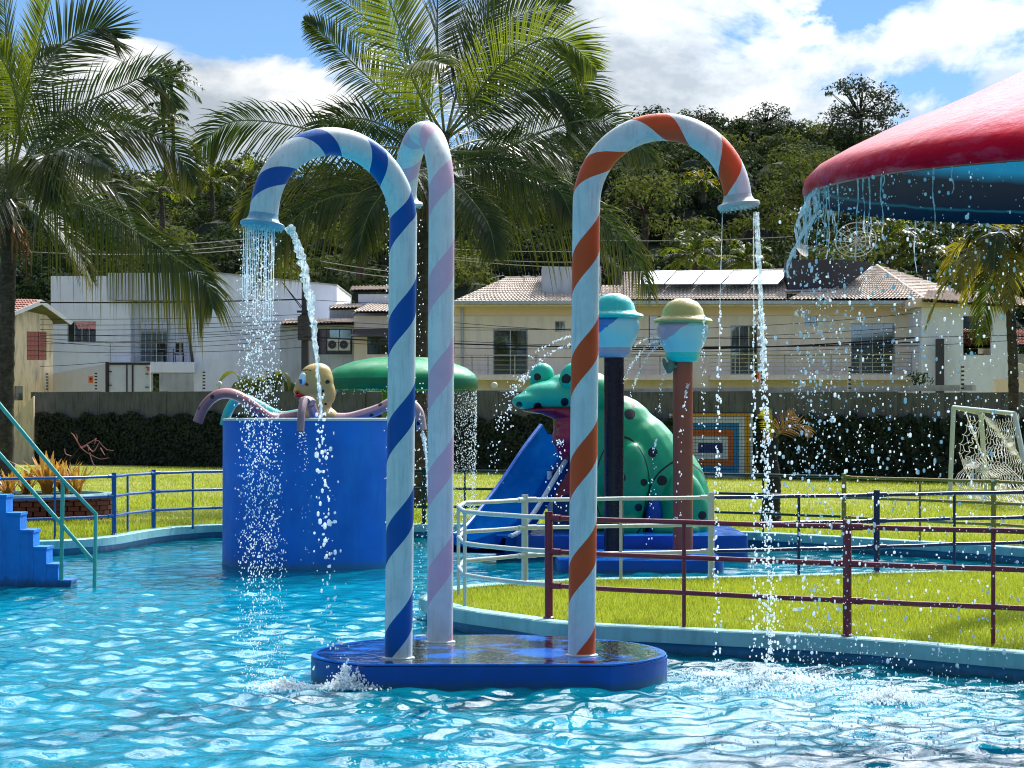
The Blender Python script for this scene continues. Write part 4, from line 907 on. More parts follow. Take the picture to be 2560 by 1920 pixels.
lms = [strap_leaf(.62, .035, b).mesh('leaf', M['bromel'], True) for b in (.15, .35, .6)]
for k, (px, dd, sc, wh) in enumerate(((22, -.5, .75, 'at the far left of the planter'), (65, .1, .8, 'left of the tallest one'), (118, -.1, 1.12, 'tallest and in the middle of the planter'), (160, .25, 1.0, 'right of the tallest one'), (190, -.4, .8, 'at the right end of the planter'))):
    b = G(px, 39.3 + dd, .42); t = thing('bromeliad', b, 'yellow orange strap-leaved bromeliad, ' + wh, 'plant', 'bromeliads in the brick planter')
    for q in range(26):
        me = lms[q % 3] if q > 5 else lms[0]; o = link('leaf', me, t, loc=(RNG.uniform(-.05, .05), RNG.uniform(-.05, .05), 0))
        s = 1.15 * sc * RNG.uniform(.75, 1.1); o.scale = (s, s, s); o.rotation_euler = (0, RNG.uniform(.05, .55), q * 2.4)
b = G(158, 39.9, .42); t = thing('bare_plant', b, 'leafless reddish twig with curling tips leaning out over the planter', 'plant')
mb = MB(); A = lambda x, y: P(x, y, 39.9)
mb.tube([b, A(175, 1150), A(200, 1118)], [.018, .014, .01], 6); mb.build('stem', M['bark'], t)
tw = pm('pink_twig', (.5, .2, .18), .6)
for q in (((200, 1118), (192, 1100), (183, 1088), (175, 1082)), ((193, 1105), (192, 1085)), ((200, 1118), (215, 1112), (235, 1100), (250, 1104), (262, 1122), (284, 1127)), ((235, 1100), (240, 1097), (237, 1110)), ((200, 1118), (215, 1128), (232, 1140), (250, 1148), (272, 1144)), ((250, 1120), (262, 1138)), ((222, 1132), (230, 1155), (240, 1170)), ((178, 1140), (165, 1135), (160, 1122)), ((214, 1112), (226, 1125), (236, 1128), (248, 1106)), ((205, 1120), (222, 1114), (224, 1128))):
    mb = MB(); mb.tube(curve_pts([A(*p) + Vector((0, RNG.uniform(-.1, .1), 0)) for p in q], 8), [.013 - .001 * i for i in range(8)], 5); mb.build('twig', tw, t)
# ================================================================== PALMS
def frond(parent, ctrl, LL, mat='frond', roll=None, droop=.35, n=104, base=.12, wid=.0165, seed=0, fold=.35, rad=.032, sweep=.65, tip=.3):
    rg = random.Random(seed); ns = 40; pts = curve_pts(ctrl, ns)
    mb = MB(); mb.tube(pts, [rad * (1 - .85 * i / (ns - 1)) for i in range(ns)], 6); o = mb.build('frond', M['rachis'], parent, smooth=True)
    cam_p = Vector((0, 0, CH)); vs = []; fs = []; tt = []
    for side in (-1, 1):
        for k in range(n):
            t = base + (1 - base) * (k + rg.uniform(-.3, .3) + .5) / n; q = min(max(t, 0), 1) * (ns - 1); i = min(int(q), ns - 2); f = q - i
            p = pts[i].lerp(pts[i + 1], f); T = (pts[i + 1] - pts[i]).normalized()
            up = Vector((0, 0, 1)); up = (up - T * up.dot(T));
            if up.length < .15: up = Vector((0, -1, 0)) - T * Vector((0, -1, 0)).dot(T)
            up.normalize(); U = Matrix.Rotation(roll, 3, T) @ up; S = T.cross(U)
            s = (t - base) / (1 - base); ll = LL * (math.sin(math.pi * min(1, .18 + .82 * s) ** .8) ** .6 * .85 + .15) * rg.uniform(.86, 1.06)
            if s > .8: ll *= 1 - (s - .8) * 1.6
            sw = sweep + .9 * s * s
            d = (S * side + T * sw + U * (fold + rg.uniform(-.12, .12))).normalized()
            wv = (T - d * T.dot(d)).normalized(); wv = (wv + U * rg.uniform(-.5, .5) + S * side * .0).normalized() * wid * rg.uniform(.75, 1.2)
            b = len(vs); ps = []; dr = droop * rg.uniform(.6, 1.4)
            for j, u in enumerate((0, .3, .65, 1.)):
                ps.append(p + d * ll * u * (1 - .12 * u * dr) + Vector((0, 0, -1)) * ll * dr * u * u)
            for j, wj in enumerate((.45, 1., .75)): vs += [ps[j] - wv * wj, ps[j] + wv * wj]
            vs.append(ps[3]); y_ = tip * rg.uniform(.3, 1.3) * (.5 + .5 * s); tt += [0, 0, .12 * y_, .12 * y_, min(1, .7 * y_), min(1, .7 * y_), min(1, 1.3 * y_)]; fs += [(b, b + 1, b + 3, b + 2), (b + 2, b + 3, b + 5, b + 4), (b + 4, b + 5, b + 6, b + 6)]
    me = bpy.data.meshes.new('leaflets'); me.from_pydata(vs, [], [f if f[3] != f[2] else f[:3] for f in fs]); me.materials.append(M[mat]); at = me.attributes.new('tint', 'FLOAT', 'POINT'); at.data.foreach_set('value', tt)
    link('leaflets', me, o, kind='stuff'); return o
def palm_trunk(parent, pts, rads, rings=True, mat='trunk'):
    n = 60; q = curve_pts(pts, n); k = len(rads) - 1
    rr = []
    for i in range(n):
        t = i / (n - 1) * k; a = min(int(t), k - 1); r = rads[a] + (rads[a + 1] - rads[a]) * (t - a); rr.append(r * (1 + (.07 if i % 3 == 0 else -.02) * rings + RNG.uniform(-.02, .02)))
    mb = MB(); mb.tube(q, rr, 16); return mb.build('trunk', M[mat], parent, smooth=60)
def dead_sheaths(parent, c, n, ln, mat='frond_dry'):
    mb = MB()
    for i in range(n):
        a = RNG.uniform(0, 6.28); r = .16; p = Vector(c) + Vector((r * math.cos(a), r * math.sin(a), RNG.uniform(-.3, .1)))
        q = p + Vector((math.cos(a) * .25, math.sin(a) * .25, -ln * RNG.uniform(.3, .9))); m_ = (p + q) / 2 + Vector((math.cos(a) * .12, math.sin(a) * .12, .05)); mb.tube([p, m_, q], [.03, .022, .006], 5)
    o = mb.build('dry_sheaths', M[mat], parent); o['kind'] = 'stuff'
def fr(palm, D, rows, LL=1.15, **kw):
    for i, r_ in enumerate(rows):
        ctrl, mat, roll, droop = r_[:4]; k2 = dict(kw); k2.update(r_[4] if len(r_) > 4 else {})
        ll = k2.pop('LL', LL); frond(palm, [P(x, y, D + dy) for x, y, dy in ctrl], ll, mat, roll, droop, seed=hash((len(ctrl), i, int(D))) % 999, **k2)
# --- centre palm
D = 45.8; p1 = thing('coconut_palm', G(1040, D), 'large coconut palm behind the candy-striped showers, its crown filling the top of the scene', 'palm')
palm_trunk(p1, [G(1040, D, -.1), P(1046, 1100, D), P(1052, 800, D), P(1062, 560, D), P(1095, 400, D), P(1112, 330, D)], [.26, .19, .165, .15, .17, .12])
dead_sheaths(p1, P(1085, 450, D), 26, 1.2)
fr(p1, D, [
 ([(1110, 345, 0), (985, 370, -.4), (830, 335, -.8), (660, 303, -1), (560, 312, -1), (490, 385, -1)], 'frond', 1.25, .45, dict(LL=1.25)),
 ([(1112, 335, 0), (1010, 270, .3), (900, 175, .6), (820, 95, .8), (762, 52, 1)], 'frond', 1.2, .22, dict(LL=1.05)),
 ([(1105, 330, 0), (1050, 230, -.6), (1005, 90, -.9), (960, -30, -1), (905, -160, -1)], 'frond_bright', 1.3, .10, dict(LL=1.35)),
 ([(1110, 330, 0), (1098, 200, .2), (1093, 60, .4), (1098, -80, .5), (1110, -240, .5)], 'frond', .9, .08, dict(LL=1.2)),
 ([(1118, 330, 0), (1150, 210, .5), (1205, 110, .9), (1300, 40, 1.2), (1420, 10, 1.4)], 'frond', 1.35, .15, dict(LL=1.5)),
 ([(1120, 335, 0), (1175, 260, -.6), (1250, 165, -1), (1357, 97, -1.3), (1430, 115, -1.4), (1490, 172, -1.5)], 'frond_bright', 1.4, .22, dict(LL=1.35)),
 ([(1118, 345, 0), (1200, 290, -.3), (1290, 235, -.5), (1370, 222, -.6), (1425, 260, -.6), (1448, 320, -.7)], 'frond', 1.3, .3, dict(LL=1.2)),
 ([(1118, 380, 0), (1244, 375, -.5), (1361, 328, -.8), (1470, 300, -.9), (1560, 325, -1), (1630, 400, -1)], 'frond', 1.15, .5, dict(LL=1.3)),
 ([(1115, 420, 0), (1175, 398, .2), (1240, 405, .4), (1300, 470, .4), (1330, 560, .4)], 'frond', 1.0, .45, dict(LL=1.0, tip=1.)),
 ([(1112, 430, 0), (1205, 415, -.6), (1300, 430, -1), (1390, 470, -1.2), (1430, 540, -1.3)], 'frond', 1.1, .6, dict(LL=1.0)),
 ([(1090, 500, 0), (1150, 530, -.5), (1230, 505, -.8), (1360, 505, -1), (1490, 535, -1.2), (1575, 620, -1.2), (1628, 735, -1.2)], 'frond', 1.2, .8, dict(LL=1.25, tip=.7)),
 ([(1085, 470, 0), (1000, 470, -.6), (905, 482, -.9), (817, 497, -1.1), (725, 560, -1.2), (640, 720, -1.2)], 'frond', -1.2, .75, dict(LL=1.25, tip=.8)),
 ([(1085, 440, 0), (960, 430, .6), (840, 430, 1), (720, 440, 1.3), (640, 490, 1.4), (600, 560, 1.4)], 'frond', -1.0, .55, dict(LL=.95, tip=1.)),
 ([(1105, 360, 0), (1020, 340, .4), (920, 300, .7), (840, 300, .9), (770, 350, 1)], 'frond', 1.1, .4, dict(LL=1.15)),
 ([(1100, 350, 0), (1060, 260, -1.2), (1028, 178, -2.2), (1070, 150, -3.0), (1120, 162, -3.6)], 'frond_bright', .5, .5, dict(LL=1.2)),
 ([(1112, 340, 0), (1180, 200, 1.5), (1210, 60, 2), (1225, -60, 2.4)], 'frond', 1.0, .1, dict(LL=1.3)),
 ([(1108, 340, 0), (1020, 180, 1.4), (930, 60, 2), (820, -20, 2.4), (740, -60, 2.6)], 'frond', 1.2, .12, dict(LL=1.2)),
 ([(1115, 380, 0), (1200, 350, 1.5), (1320, 350, 2.2), (1420, 400, 2.6)], 'frond', .8, .5, dict(LL=1.2)),
 ([(1100, 440, 0), (1160, 480, -1.4), (1220, 560, -2), (1240, 640, -2.2)], 'frond', .6, .5, dict(LL=.8)),
 ([(1100, 420, 0), (1010, 440, -1.4), (930, 520, -2), (890, 640, -2.2)], 'frond', -.6, .6, dict(LL=1.0)),
 ([(1105, 350, 0), (1090, 300, 2), (1060, 200, 4), (1060, 120, 5)], 'frond', .3, .2, dict(LL=1.2)),
 ([(1110, 400, 0), (1150, 440, 2), (1260, 430, 3.5), (1400, 470, 4.2)], 'frond', .9, .55, dict(LL=1.1)),
 ([(1118, 340, 0), (1230, 230, .4), (1330, 180, .7), (1440, 200, .8), (1510, 280, .8)], 'frond', 1.35, .3, dict(LL=1.3)),
], 1.2)
# --- left palm
D = 43.; p2 = thing('coconut_palm', G(18, D), 'coconut palm at the left edge with fronds hanging over the white house', 'palm')
palm_trunk(p2, [G(12, D, -.1), P(14, 1000, D), P(18, 800, D), P(22, 600, D), P(24, 480, D)], [.2, .165, .15, .15, .16])
dead_sheaths(p2, P(30, 560, D), 22, 1.1, 'frond_dry')
fr(p2, D, [
 ([(30, 440, 0), (70, 300, .3), (128, 144, .6), (200, 84, .8), (255, 70, .9), (292, 95, 1)], 'frond', 1.35, .12, dict(LL=1.3)),
 ([(35, 450, 0), (90, 350, -.3), (160, 284, -.5), (292, 222, -.8), (385, 190, -1), (440, 265, -1)], 'frond', 1.25, .35, dict(LL=1.25)),
 ([(38, 460, 0), (120, 385, .4), (233, 335, .7), (360, 328, .9), (440, 380, 1), (488, 460, 1)], 'frond', 1.15, .5, dict(LL=1.2, tip=.9)),
 ([(40, 500, 0), (110, 498, -.6), (231, 520, -1), (350, 585, -1.2), (440, 645, -1.3), (509, 700, -1.4), (532, 770, -1.4)], 'frond', 1.2, .8, dict(LL=1.3, tip=.8, n=120)),
 ([(30, 500, 0), (60, 430, -1.4), (100, 385, -2.4), (125, 420, -3), (135, 500, -3.2)], 'frond', .3, .7, dict(LL=1.0)),
 ([(20, 440, 0), (60, 250, -.6), (100, 90, -.9), (125, -60, -1)], 'frond_bright', 1.2, .08, dict(LL=1.0)),
 ([(15, 430, 0), (18, 250, -1), (15, 80, -1.6), (5, -90, -2)], 'frond_bright', 1.1, .12, dict(LL=1.3)),
 ([(10, 450, 0), (-60, 300, -.6), (-150, 180, -1), (-260, 160, -1.2)], 'frond', 1.2, .3, dict(LL=1.3)),
 ([(36, 480, 0), (130, 430, .8), (230, 440, 1.4), (310, 500, 1.8), (345, 580, 2)], 'frond', 1.0, .6, dict(LL=1.1)),
 ([(36, 500, 0), (110, 540, 1), (180, 610, 1.5), (230, 700, 1.8)], 'frond', .9, .6, dict(LL=.9, tip=.9)),
 ([(20, 480, 0), (-50, 450, -1.4), (-110, 520, -2), (-140, 640, -2)], 'frond', -.8, .6, dict(LL=1.2)),
 ([(30, 440, 0), (20, 330, 1.6), (60, 200, 2.4), (150, 120, 3)], 'frond', .9, .3, dict(LL=1.3)),
 ([(35, 460, 0), (150, 330, 1.6), (260, 290, 2.4), (370, 330, 3)], 'frond', 1.1, .5, dict(LL=1.2)),
 ([(30, 470, 0), (90, 400, -2), (180, 370, -3.2), (280, 420, -4)], 'frond', .8, .6, dict(LL=1.2)),
 ([(28, 430, 0), (50, 330, -2), (30, 200, -3.2), (-20, 110, -4)], 'frond_bright', .9, .3, dict(LL=1.3)),
], 1.2)
# --- tall palm outside the frame: only the tip of one frond hangs into the picture
D = 24.8; p3 = thing('coconut_palm', G(2925, D), 'tall coconut palm beyond the top right corner, only a hanging frond tip in view', 'palm')
palm_trunk(p3, [G(2925, D, -.1), P(2940, 500, D), P(2913, -588, D)], [.2, .16, .14])
fr(p3, D, [([(2913, -588, 0), (2650, -650, -.2), (2380, -480, -.4), (2130, -95, -.5)], 'frond', 1.0, .6, dict(LL=.6)), ([(2913, -588, 0), (3050, -760, .3), (3250, -660, .6), (3400, -400, .8)], 'frond', 1.0, .6, dict(LL=.9)),
 ([(2913, -588, 0), (2900, -560, -1.2), (2840, -420, -2)], 'frond', 1.0, .6, dict(LL=.9)), ([(2913, -588, 0), (2960, -560, 1.2), (3000, -380, 2)], 'frond', 1.0, .6, dict(LL=.9)), ([(2913, -588, 0), (3000, -600, -1.2), (3120, -420, -2)], 'frond', 1.0, .6, dict(LL=.9))])
# --- random palms (hill, behind roofs, right edge)
def gen_palm(px, py_crown, D, h, size, label, nf=16, mats=('frond',), LLf=.26, trunk=True, down=.6, wid=.03, npair=34, seed=1, rt=.12):
    c = P(px, py_crown, D); b = Vector((c.x + .15, c.y, c.z - h)); t = thing('palm_tree', b, label, 'palm'); rg = random.Random(seed)
    palm_trunk(t, [b, b.lerp(c, .5) + Vector((.06, 0, 0)), c], [rt * 1.3, rt, rt * .9])
    for i in range(nf):
        a = 2.4 * i + rg.uniform(-.2, .2); e = 1.15 - 1.5 * i / nf; d = Vector((math.cos(a) * math.cos(e), math.sin(a) * math.cos(e), math.sin(e)))
        hd = Vector((d.x, d.y, 0)); s = size * rg.uniform(.85, 1.1)
        pts = [c, c + d * s * .35, c + d * s * .72 + Vector((0, 0, -.12 * s * down)), c + d * s * .92 + hd * .08 * s + Vector((0, 0, -.5 * s * down))]
        frond(t, pts, s * LLf, mats[i % len(mats)], rg.uniform(-.3, .3), .35 + .35 * i / nf, npair, .15, wid, seed + i, rad=.02)
    return t
gen_palm(428, 205, 150, 7, 2.3, 'tall thin palm on the skyline, the higher of the two by the left palm crown', 18, ('frond',), seed=3, wid=.045, npair=26, LLf=.3)
gen_palm(408, 300, 146, 5, 2.1, 'lower of the two distant palms beside the left palm crown', 16, ('frond',), seed=5, wid=.045, npair=26, LLf=.3)
gen_palm(400, 480, 120, 2, 2.0, 'hill palm below the left palm, surrounded by dark trees', 16, ('frond', 'frond_bright'), seed=7, wid=.04, npair=28)
gen_palm(525, 455, 128, 1.8, 1.9, 'pale palm on the hill left of the blue striped arch', 16, ('frond_bright', 'frond'), seed=9, wid=.04, npair=28)
gen_palm(625, 440, 132, 1.8, 2.0, 'hill palm just above the blue striped arch', 16, ('frond_bright', 'frond'), seed=11, wid=.04, npair=28)
gen_palm(1752, 455, 128, 1.2, 1.3, 'small bright yellow green palm inside the orange striped arch', 14, ('frond_yellow', 'frond_bright'), seed=13, wid=.05, npair=22)
gen_palm(1735, 640, 98, 4, 1.75, 'palm behind the solar panel roof with upright fronds', 18, ('frond', 'frond_bright'), seed=15, npair=40)
gen_palm(1868, 650, 97, 4, 1.5, 'smaller palm behind the solar panels, right of the upright one', 16, ('frond', 'frond_bright'), seed=17, npair=40)
gen_palm(2215, 600, 96, 4, 1.9, 'palm behind the hipped roof right of the mesh dish', 18, ('frond', 'frond_bright'), seed=19, npair=44)
gen_palm(2310, 640, 95, 4, 1.9, 'palm behind the roof under the falling drops', 18, ('frond', 'frond'), seed=21, npair=44)
gen_palm(2520, 640, 56, 6.1, 2.0, 'palm with long hanging yellow fronds at the right edge', 20, ('frond_yellow', 'frond', 'frond_yellow'), .42, seed=23, down=1.5, npair=46, wid=.028, rt=.13)
# --- young palm on the lawn
b = G(1926, 37.3); yp = thing('young_palm', b, 'young palm with a thick dark base and yellow and dried fronds on the lawn', 'palm')
palm_trunk(yp, [b + Vector((0, 0, -.05)), P(1928, 1270, 37.3), P(1936, 1200, 37.3), P(1932, 1150, 37.3), P(1936, 1095, 37.3)], [.2, .155, .11, .085, .07], mat='black')
fr(yp, 37.3, [([(1936, 1098, 0), (1930, 1070, -.1), (1922, 1046, -.2), (1906, 1030, -.2)], 'frond_yellow', 1.2, .1, dict(LL=.26)), ([(1938, 1096, 0), (1965, 1070, .1), (2000, 1062, .2), (2025, 1085, .2)], 'frond_dry', 1.0, .3, dict(LL=.32)),
 ([(1938, 1096, 0), (1950, 1068, 0), (1970, 1045, .1), (1985, 1035, .1)], 'frond_dry', 1.1, .2, dict(LL=.26)), ([(1936, 1100, 0), (1920, 1090, -.1), (1908, 1096, -.2)], 'frond_dry', 1., .3, dict(LL=.16))], n=20, wid=.010, rad=.012)
# --- banana clump and shrubs by the white house
def banana(px0, px1, D, n, lab, hmin, hmax, mat='banana'):
    b = G((px0 + px1) / 2, D, 0); t = thing('banana_plant', b, lab, 'plant')
    for i in range(n):
        x = px0 + (px1 - px0) * RNG.uniform(0, 1); h = RNG.uniform(hmin, hmax); a = RNG.uniform(0, 6.28); o0 = G(x, D, 0); le = RNG.uniform(.7, 1.4)
        pts = curve_pts([o0 + Vector((0, 0, h - .6)), o0 + Vector((math.cos(a) * .2, math.sin(a) * .2, h + le * .5)), o0 + Vector((math.cos(a) * .55 * le, math.sin(a) * .4, h + le * .6)), o0 + Vector((math.cos(a) * .95 * le, math.sin(a) * .6, h + le * .2))], 9)
        vs = []; fs = []; S = Vector((-math.sin(a), math.cos(a), .25)).normalized()
        for k, p in enumerate(pts):
            w_ = .2 * math.sin(math.pi * min(1, (k + .4) / 8.6)) ** .7; vs += [p - S * w_ + Vector((0, 0, .05)), p, p + S * w_ + Vector((0, 0, .05))]
        for k in range(8): fs += [(3 * k, 3 * k + 1, 3 * k + 4, 3 * k + 3), (3 * k + 1, 3 * k + 2, 3 * k + 5, 3 * k + 4)]
        mb = MB(); mb.add(vs, fs); mb.build('leaf', M[mat], t, smooth=True)
banana(600, 730, 92, 46, 'dark broad-leaved banana clump in front of the white house wall', .8, 3.2)
def shrub(px, py, D, r, lab, mat='wood_bright', dens=160, leaf=.06):
    c = P(px, py, D); t = thing('shrub', Vector((c.x, c.y, 0)), lab, 'shrub'); cs, rs = crown(c, r, 16, .6)
    V, Fq = leaf_cloud(cs, rs, dens * 4, leaf); link('foliage', np_mesh('foliage', V, Fq, M[mat]), t); mb = MB(); mb.tube([Vector((c.x, c.y, 0)), c], .04, 6); mb.build('stem', M['bark'], t)
shrub(610, 965, 88, .55, 'yellow green shrub above the wall left of the octopus'); shrub(690, 962, 88, .5, 'low green shrub above the wall behind the octopus', 'wood'); shrub(2300, 955, 76, .5, 'dark shrub above the wall below the right balcony', 'wood')
shrub(2540, 962, 70, .35, 'small yellow flowering shrub in the planter box at the right edge'); 
b = P(2530, 975, 69); mb = MB(); mb.box(b + Vector((0, 0, .1)), (1.1, .4, .5)); tag(mb.build('planter_box', M['cream_and_bounce']), 'ochre planter box standing above the wall at the right edge', 'planter')
# ================================================================== GOAL
A0, A1 = G(2374, 48.5), P(2384, 1018, 48.5); B0, B1 = G(2468, 47.2), P(2452, 1033, 46.2); C0, C1 = G(2585, 42.5), P(2536, 1034, 43.5)
gl = thing('goal', A0, 'white football goal with a slack net on the lawn at the right', 'goal')
for nm, q in (('post', (A0, A1)), ('post', (B0, B1)), ('post', (C0, C1)), ('crossbar', (A1, B1)), ('crossbar', (A1, C1))):
    mb = MB(); mb.tube(q, .052 if nm == 'post' else .045, 12); mb.build(nm, M['goal'], gl, smooth=True)
def net(q00, q10, q11, q01, nu, nv, sag, nm='net'):
    mb = MB(); rg = np.random.default_rng(5)
    def pt(u, v):
        p = Vector(q00).lerp(q10, u).lerp(Vector(q01).lerp(q11, u), v); k = math.sin(math.pi * u) * sag
        return p + Vector((.10 * math.sin(v * 9 + u * 5), -k + .05 * math.sin(u * 14), -.12 * math.sin(math.pi * u) * v))
    for i in range(nu + 1):
        for j in range(nv):
            o = (i + j) % 2
            u0 = i / nu; v0, v1 = j / nv, (j + 1) / nv; e = .32 / nu
            a = pt(min(1, max(0, u0 + (e if j % 2 else -e))), v0); b_ = pt(min(1, max(0, u0 + (-e if j % 2 else e))), v1)
            mb.tube([a, b_], .0075, 4, cap=False)
            if i < nu and (i + j) % 2 == 0: mb.tube([pt(min(1, u0 + (e if j % 2 else -e)), v0), pt(min(1, u0 + 1 / nu + (e if j % 2 else -e)), v0)], .0075, 4, cap=False)
    o = mb.build(nm, M['net'], gl); o['kind'] = 'stuff'
net(B0 + Vector((.1, 0, 0)), C0, C1, B1, 20, 22, .3); net(A0 + Vector((.35, 0, .0)), B0, B1, A1 + Vector((.2, 0, 0)), 9, 20, .2)
net(G(2395, 47), G(2600, 41), P(2500, 1100, 44), P(2400, 1150, 47.5), 22, 9, -.4)
# ================================================================== PLAY STRUCTURES
def blend(name, balls, mats, parent, voxel=.03, smooth=6, extra=None):
    mb = MB()
    for (c, r, rot) in balls: mb.ball(c, r, 22, 14, Matrix.Rotation(rot, 3, 'Y') if rot else None)
    if extra: extra(mb)
    me = bpy.data.meshes.new('tmp'); me.from_pydata(mb.v, [], mb.f); o = bpy.data.objects.new('tmp', me); C.objects.link(o)
    m = o.modifiers.new('r', 'REMESH'); m.mode = 'VOXEL'; m.voxel_size = voxel; m.use_smooth_shade = True
    m = o.modifiers.new('s', 'SMOOTH'); m.iterations = smooth; m.factor = .6
    bpy.context.view_layer.update(); dg = bpy.context.evaluated_depsgraph_get()
    me2 = bpy.data.meshes.new_from_object(o.evaluated_get(dg)); bpy.data.objects.remove(o); me2.materials.clear()
    for m_ in (mats if isinstance(mats, list) else [mats]): me2.materials.append(m_)
    me2.polygons.foreach_set('use_smooth', [True] * len(me2.polygons)); me2.name = name
    return link(name, me2, parent)
# ---- octopus tank
TC = G(790, 30.1); tr = 1.27
tk2 = thing('blue_tank', TC, 'tall bright blue round tank standing in the pool under the octopus', 'tank')
mb = MB(); mb.lathe([(tr + .01, -.95), (tr, 1.76), (tr - .01, 1.785), (tr - .1, 1.785), (tr - .11, 1.5)], TC, 96); mb.build('wall', M['tank_blue'], tk2, smooth=30)
mb = MB(); mb.lathe([(tr + .004, 1.768), (tr + .006, 1.80), (tr - .09, 1.806), (tr - .1, 1.787)], TC, 96); mb.build('rim', M['frame_white'], tk2, smooth=30)
mb = MB(); mb.lathe([(0, 1.62), (tr - .105, 1.62)], TC, 48); mb.build('deck', M['plat_top'], tk2)
# ---- octopus
D = 29.9; oc = thing('octopus_fountain', P(785, 1040, D), 'yellow spotted octopus figure sitting on the blue tank', 'fountain figure')
OP = lambda x, y, dy=0: P(x, y, D + dy)
sp = [(OP(x, y), r / 183) for x, y, r in ((773, 959, 4), (784, 1000, 4), (832, 1025, 4), (812, 975, 4), (752, 925, 3), (800, 942, 2.5), (824, 952, 5), (758, 1010, 3), (818, 1008, 3), (770, 930, 2))]
my = spot_mat('octopus_yellow', (.50, .36, .12), (.03, .02, .01), sp)
s_ = 1 / 183.
blend('head', [(OP(790, 952), (44 * s_, 44 * s_, 44 * s_), 0), (OP(796, 935), (34 * s_, 36 * s_, 28 * s_), 0), (OP(812, 975), (26 * s_, 28 * s_, 40 * s_), -.3), (OP(772, 965), (34 * s_, 32 * s_, 36 * s_), 0), (OP(745, 978), (12 * s_, 16 * s_, 12 * s_), 0), (OP(790, 1010), (38 * s_, 34 * s_, 34 * s_), 0), (OP(795, 1040), (46 * s_, 42 * s_, 22 * s_), 0), (OP(826, 1045), (20 * s_, 30 * s_, 24 * s_), 0)], my, oc, .02, 5)
hd_ = [o for o in oc.children if o.name.startswith('head')][0]
ey = spot_mat('octopus_eye', (.55, .8, .85), (.01, .12, .35), [(OP(757, 952), .035)])
mb = MB(); mb.ball(OP(757, 947, -.185), (.052, .05, .085), 16, 10, Matrix.Rotation(.15, 3, 'Y')); mb.build('eye', ey, hd_, smooth=True)
mb = MB(); mb.ball(OP(748, 990, -.11), (.07, .07, .03), 14, 8); mb.ball(OP(742, 981, -.08), (.03, .05, .025), 12, 8); mb.build('lips', pm('lips_red', (.45, .01, .02), .25), hd_, smooth=True)
mb = MB(); mb.tube([OP(757, 926, -.2), OP(768, 924, -.23), OP(778, 926, -.22)], .008, 6); mb.build('eyebrow', M['black'], hd_)
def tentacle(pts, col, w0, w1, nm, spots):
    q = curve_pts([OP(*p) for p in pts], 40); vs = []; fs = []; mb = MB(); K = 8
    for i, p in enumerate(q):
        T = (q[min(i + 1, 39)] - q[max(i - 1, 0)]).normalized(); S = Vector((0, 1, 0)); S = (S - T * S.dot(T)).normalized() if abs(T.y) < .9 else Vector((1, 0, 0)); U = T.cross(S); w_ = w0 + (w1 - w0) * i / 39
        for k in range(K):
            a = 2 * math.pi * k / K; vs.append(p + S * math.cos(a) * w_ * 1.15 + U * math.sin(a) * w_ * .8)
    for i in range(39):
        for k in range(K): a = i * K + k; b = i * K + (k + 1) % K; fs.append((a, b, b + K, a + K))
    fs += [tuple(range(K)), tuple(39 * K + k for k in range(K))]
    mb.add(vs, fs); mt = spot_mat(nm, col, (.02, .015, .02), [(OP(x, y), .028) for x, y in spots]); return mb.build('tentacle', mt, oc, smooth=60)
tentacle([(745, 1040, -.1), (700, 1046, -.2), (665, 1040, -.3), (620, 1005, -.4), (580, 985, -.45), (543, 988, -.5), (512, 1015, -.5), (494, 1056, -.5)], (.30, .13, .15), .10, .085, 'tentacle_mauve', ((512, 1018), (548, 990), (637, 1026)))
tentacle([(750, 1035, .3), (700, 1040, .4), (650, 1015, .5), (615, 998, .5), (588, 1003, .5), (570, 1030, .5), (560, 1064, .5)], (.03, .45, .40), .09, .08, 'tentacle_turquoise', ((630, 1002), (562, 1055)))
tentacle([(795, 1052, -.5), (786, 1035, -.7), (775, 1005, -.95), (762, 1002, -1.15), (754, 1030, -1.35), (751, 1080, -1.42)], (.28, .18, .2), .085, .06, 'tentacle_pink_brown', ((760, 1006), (752, 1050)))
tentacle([(830, 1046, 0), (870, 1046, 0), (910, 1036, 0), (950, 1022, 0), (985, 1004, 0), (1020, 1005, 0), (1046, 1030, 0), (1055, 1075, 0)], (.40, .27, .30), .10, .085, 'tentacle_pale_pink', ((953, 1008), (933, 1036), (1048, 1056)))
# ---- green mushroom canopy
UC = G(1003, 36.2); gu = thing('mushroom_canopy', UC, 'green domed mushroom canopy on a yellow post behind the octopus', 'mushroom shower')
z0 = hz(972, 36.2); mb = MB(); mb.lathe([(.25, z0 + .02), (1.1, z0 + .02), (1.24, z0 - .02), (1.26, z0), (1.262, z0 + .16), (1.22, z0 + .24), (1.08, z0 + .345), (.8, z0 + .45), (.45, z0 + .515), (.15, z0 + .53), (0, z0 + .53)], UC, 64); mb.build('canopy', M['umb_green'], gu, smooth=60)
mb = MB(); mb.lathe([(1.235, z0 - .026), (1.262, z0 - .006), (1.268, z0 + .06), (1.268, z0 + .15), (1.262, z0 + .165)], UC, 64); mb.build('skirt', pm('umbrella_skirt', (.002, .13, .05), .4, .2), gu, smooth=60)  # shade on the skirt is painted in as a darker green
uc2 = G(985, 36.2); mb = MB(); mb.tube([Vector((UC.x - .12, UC.y, -.9)), Vector((UC.x - .12, UC.y, z0 + .1))], .2, 24); mb.build('post', M['umb_yellow'], gu, smooth=True)
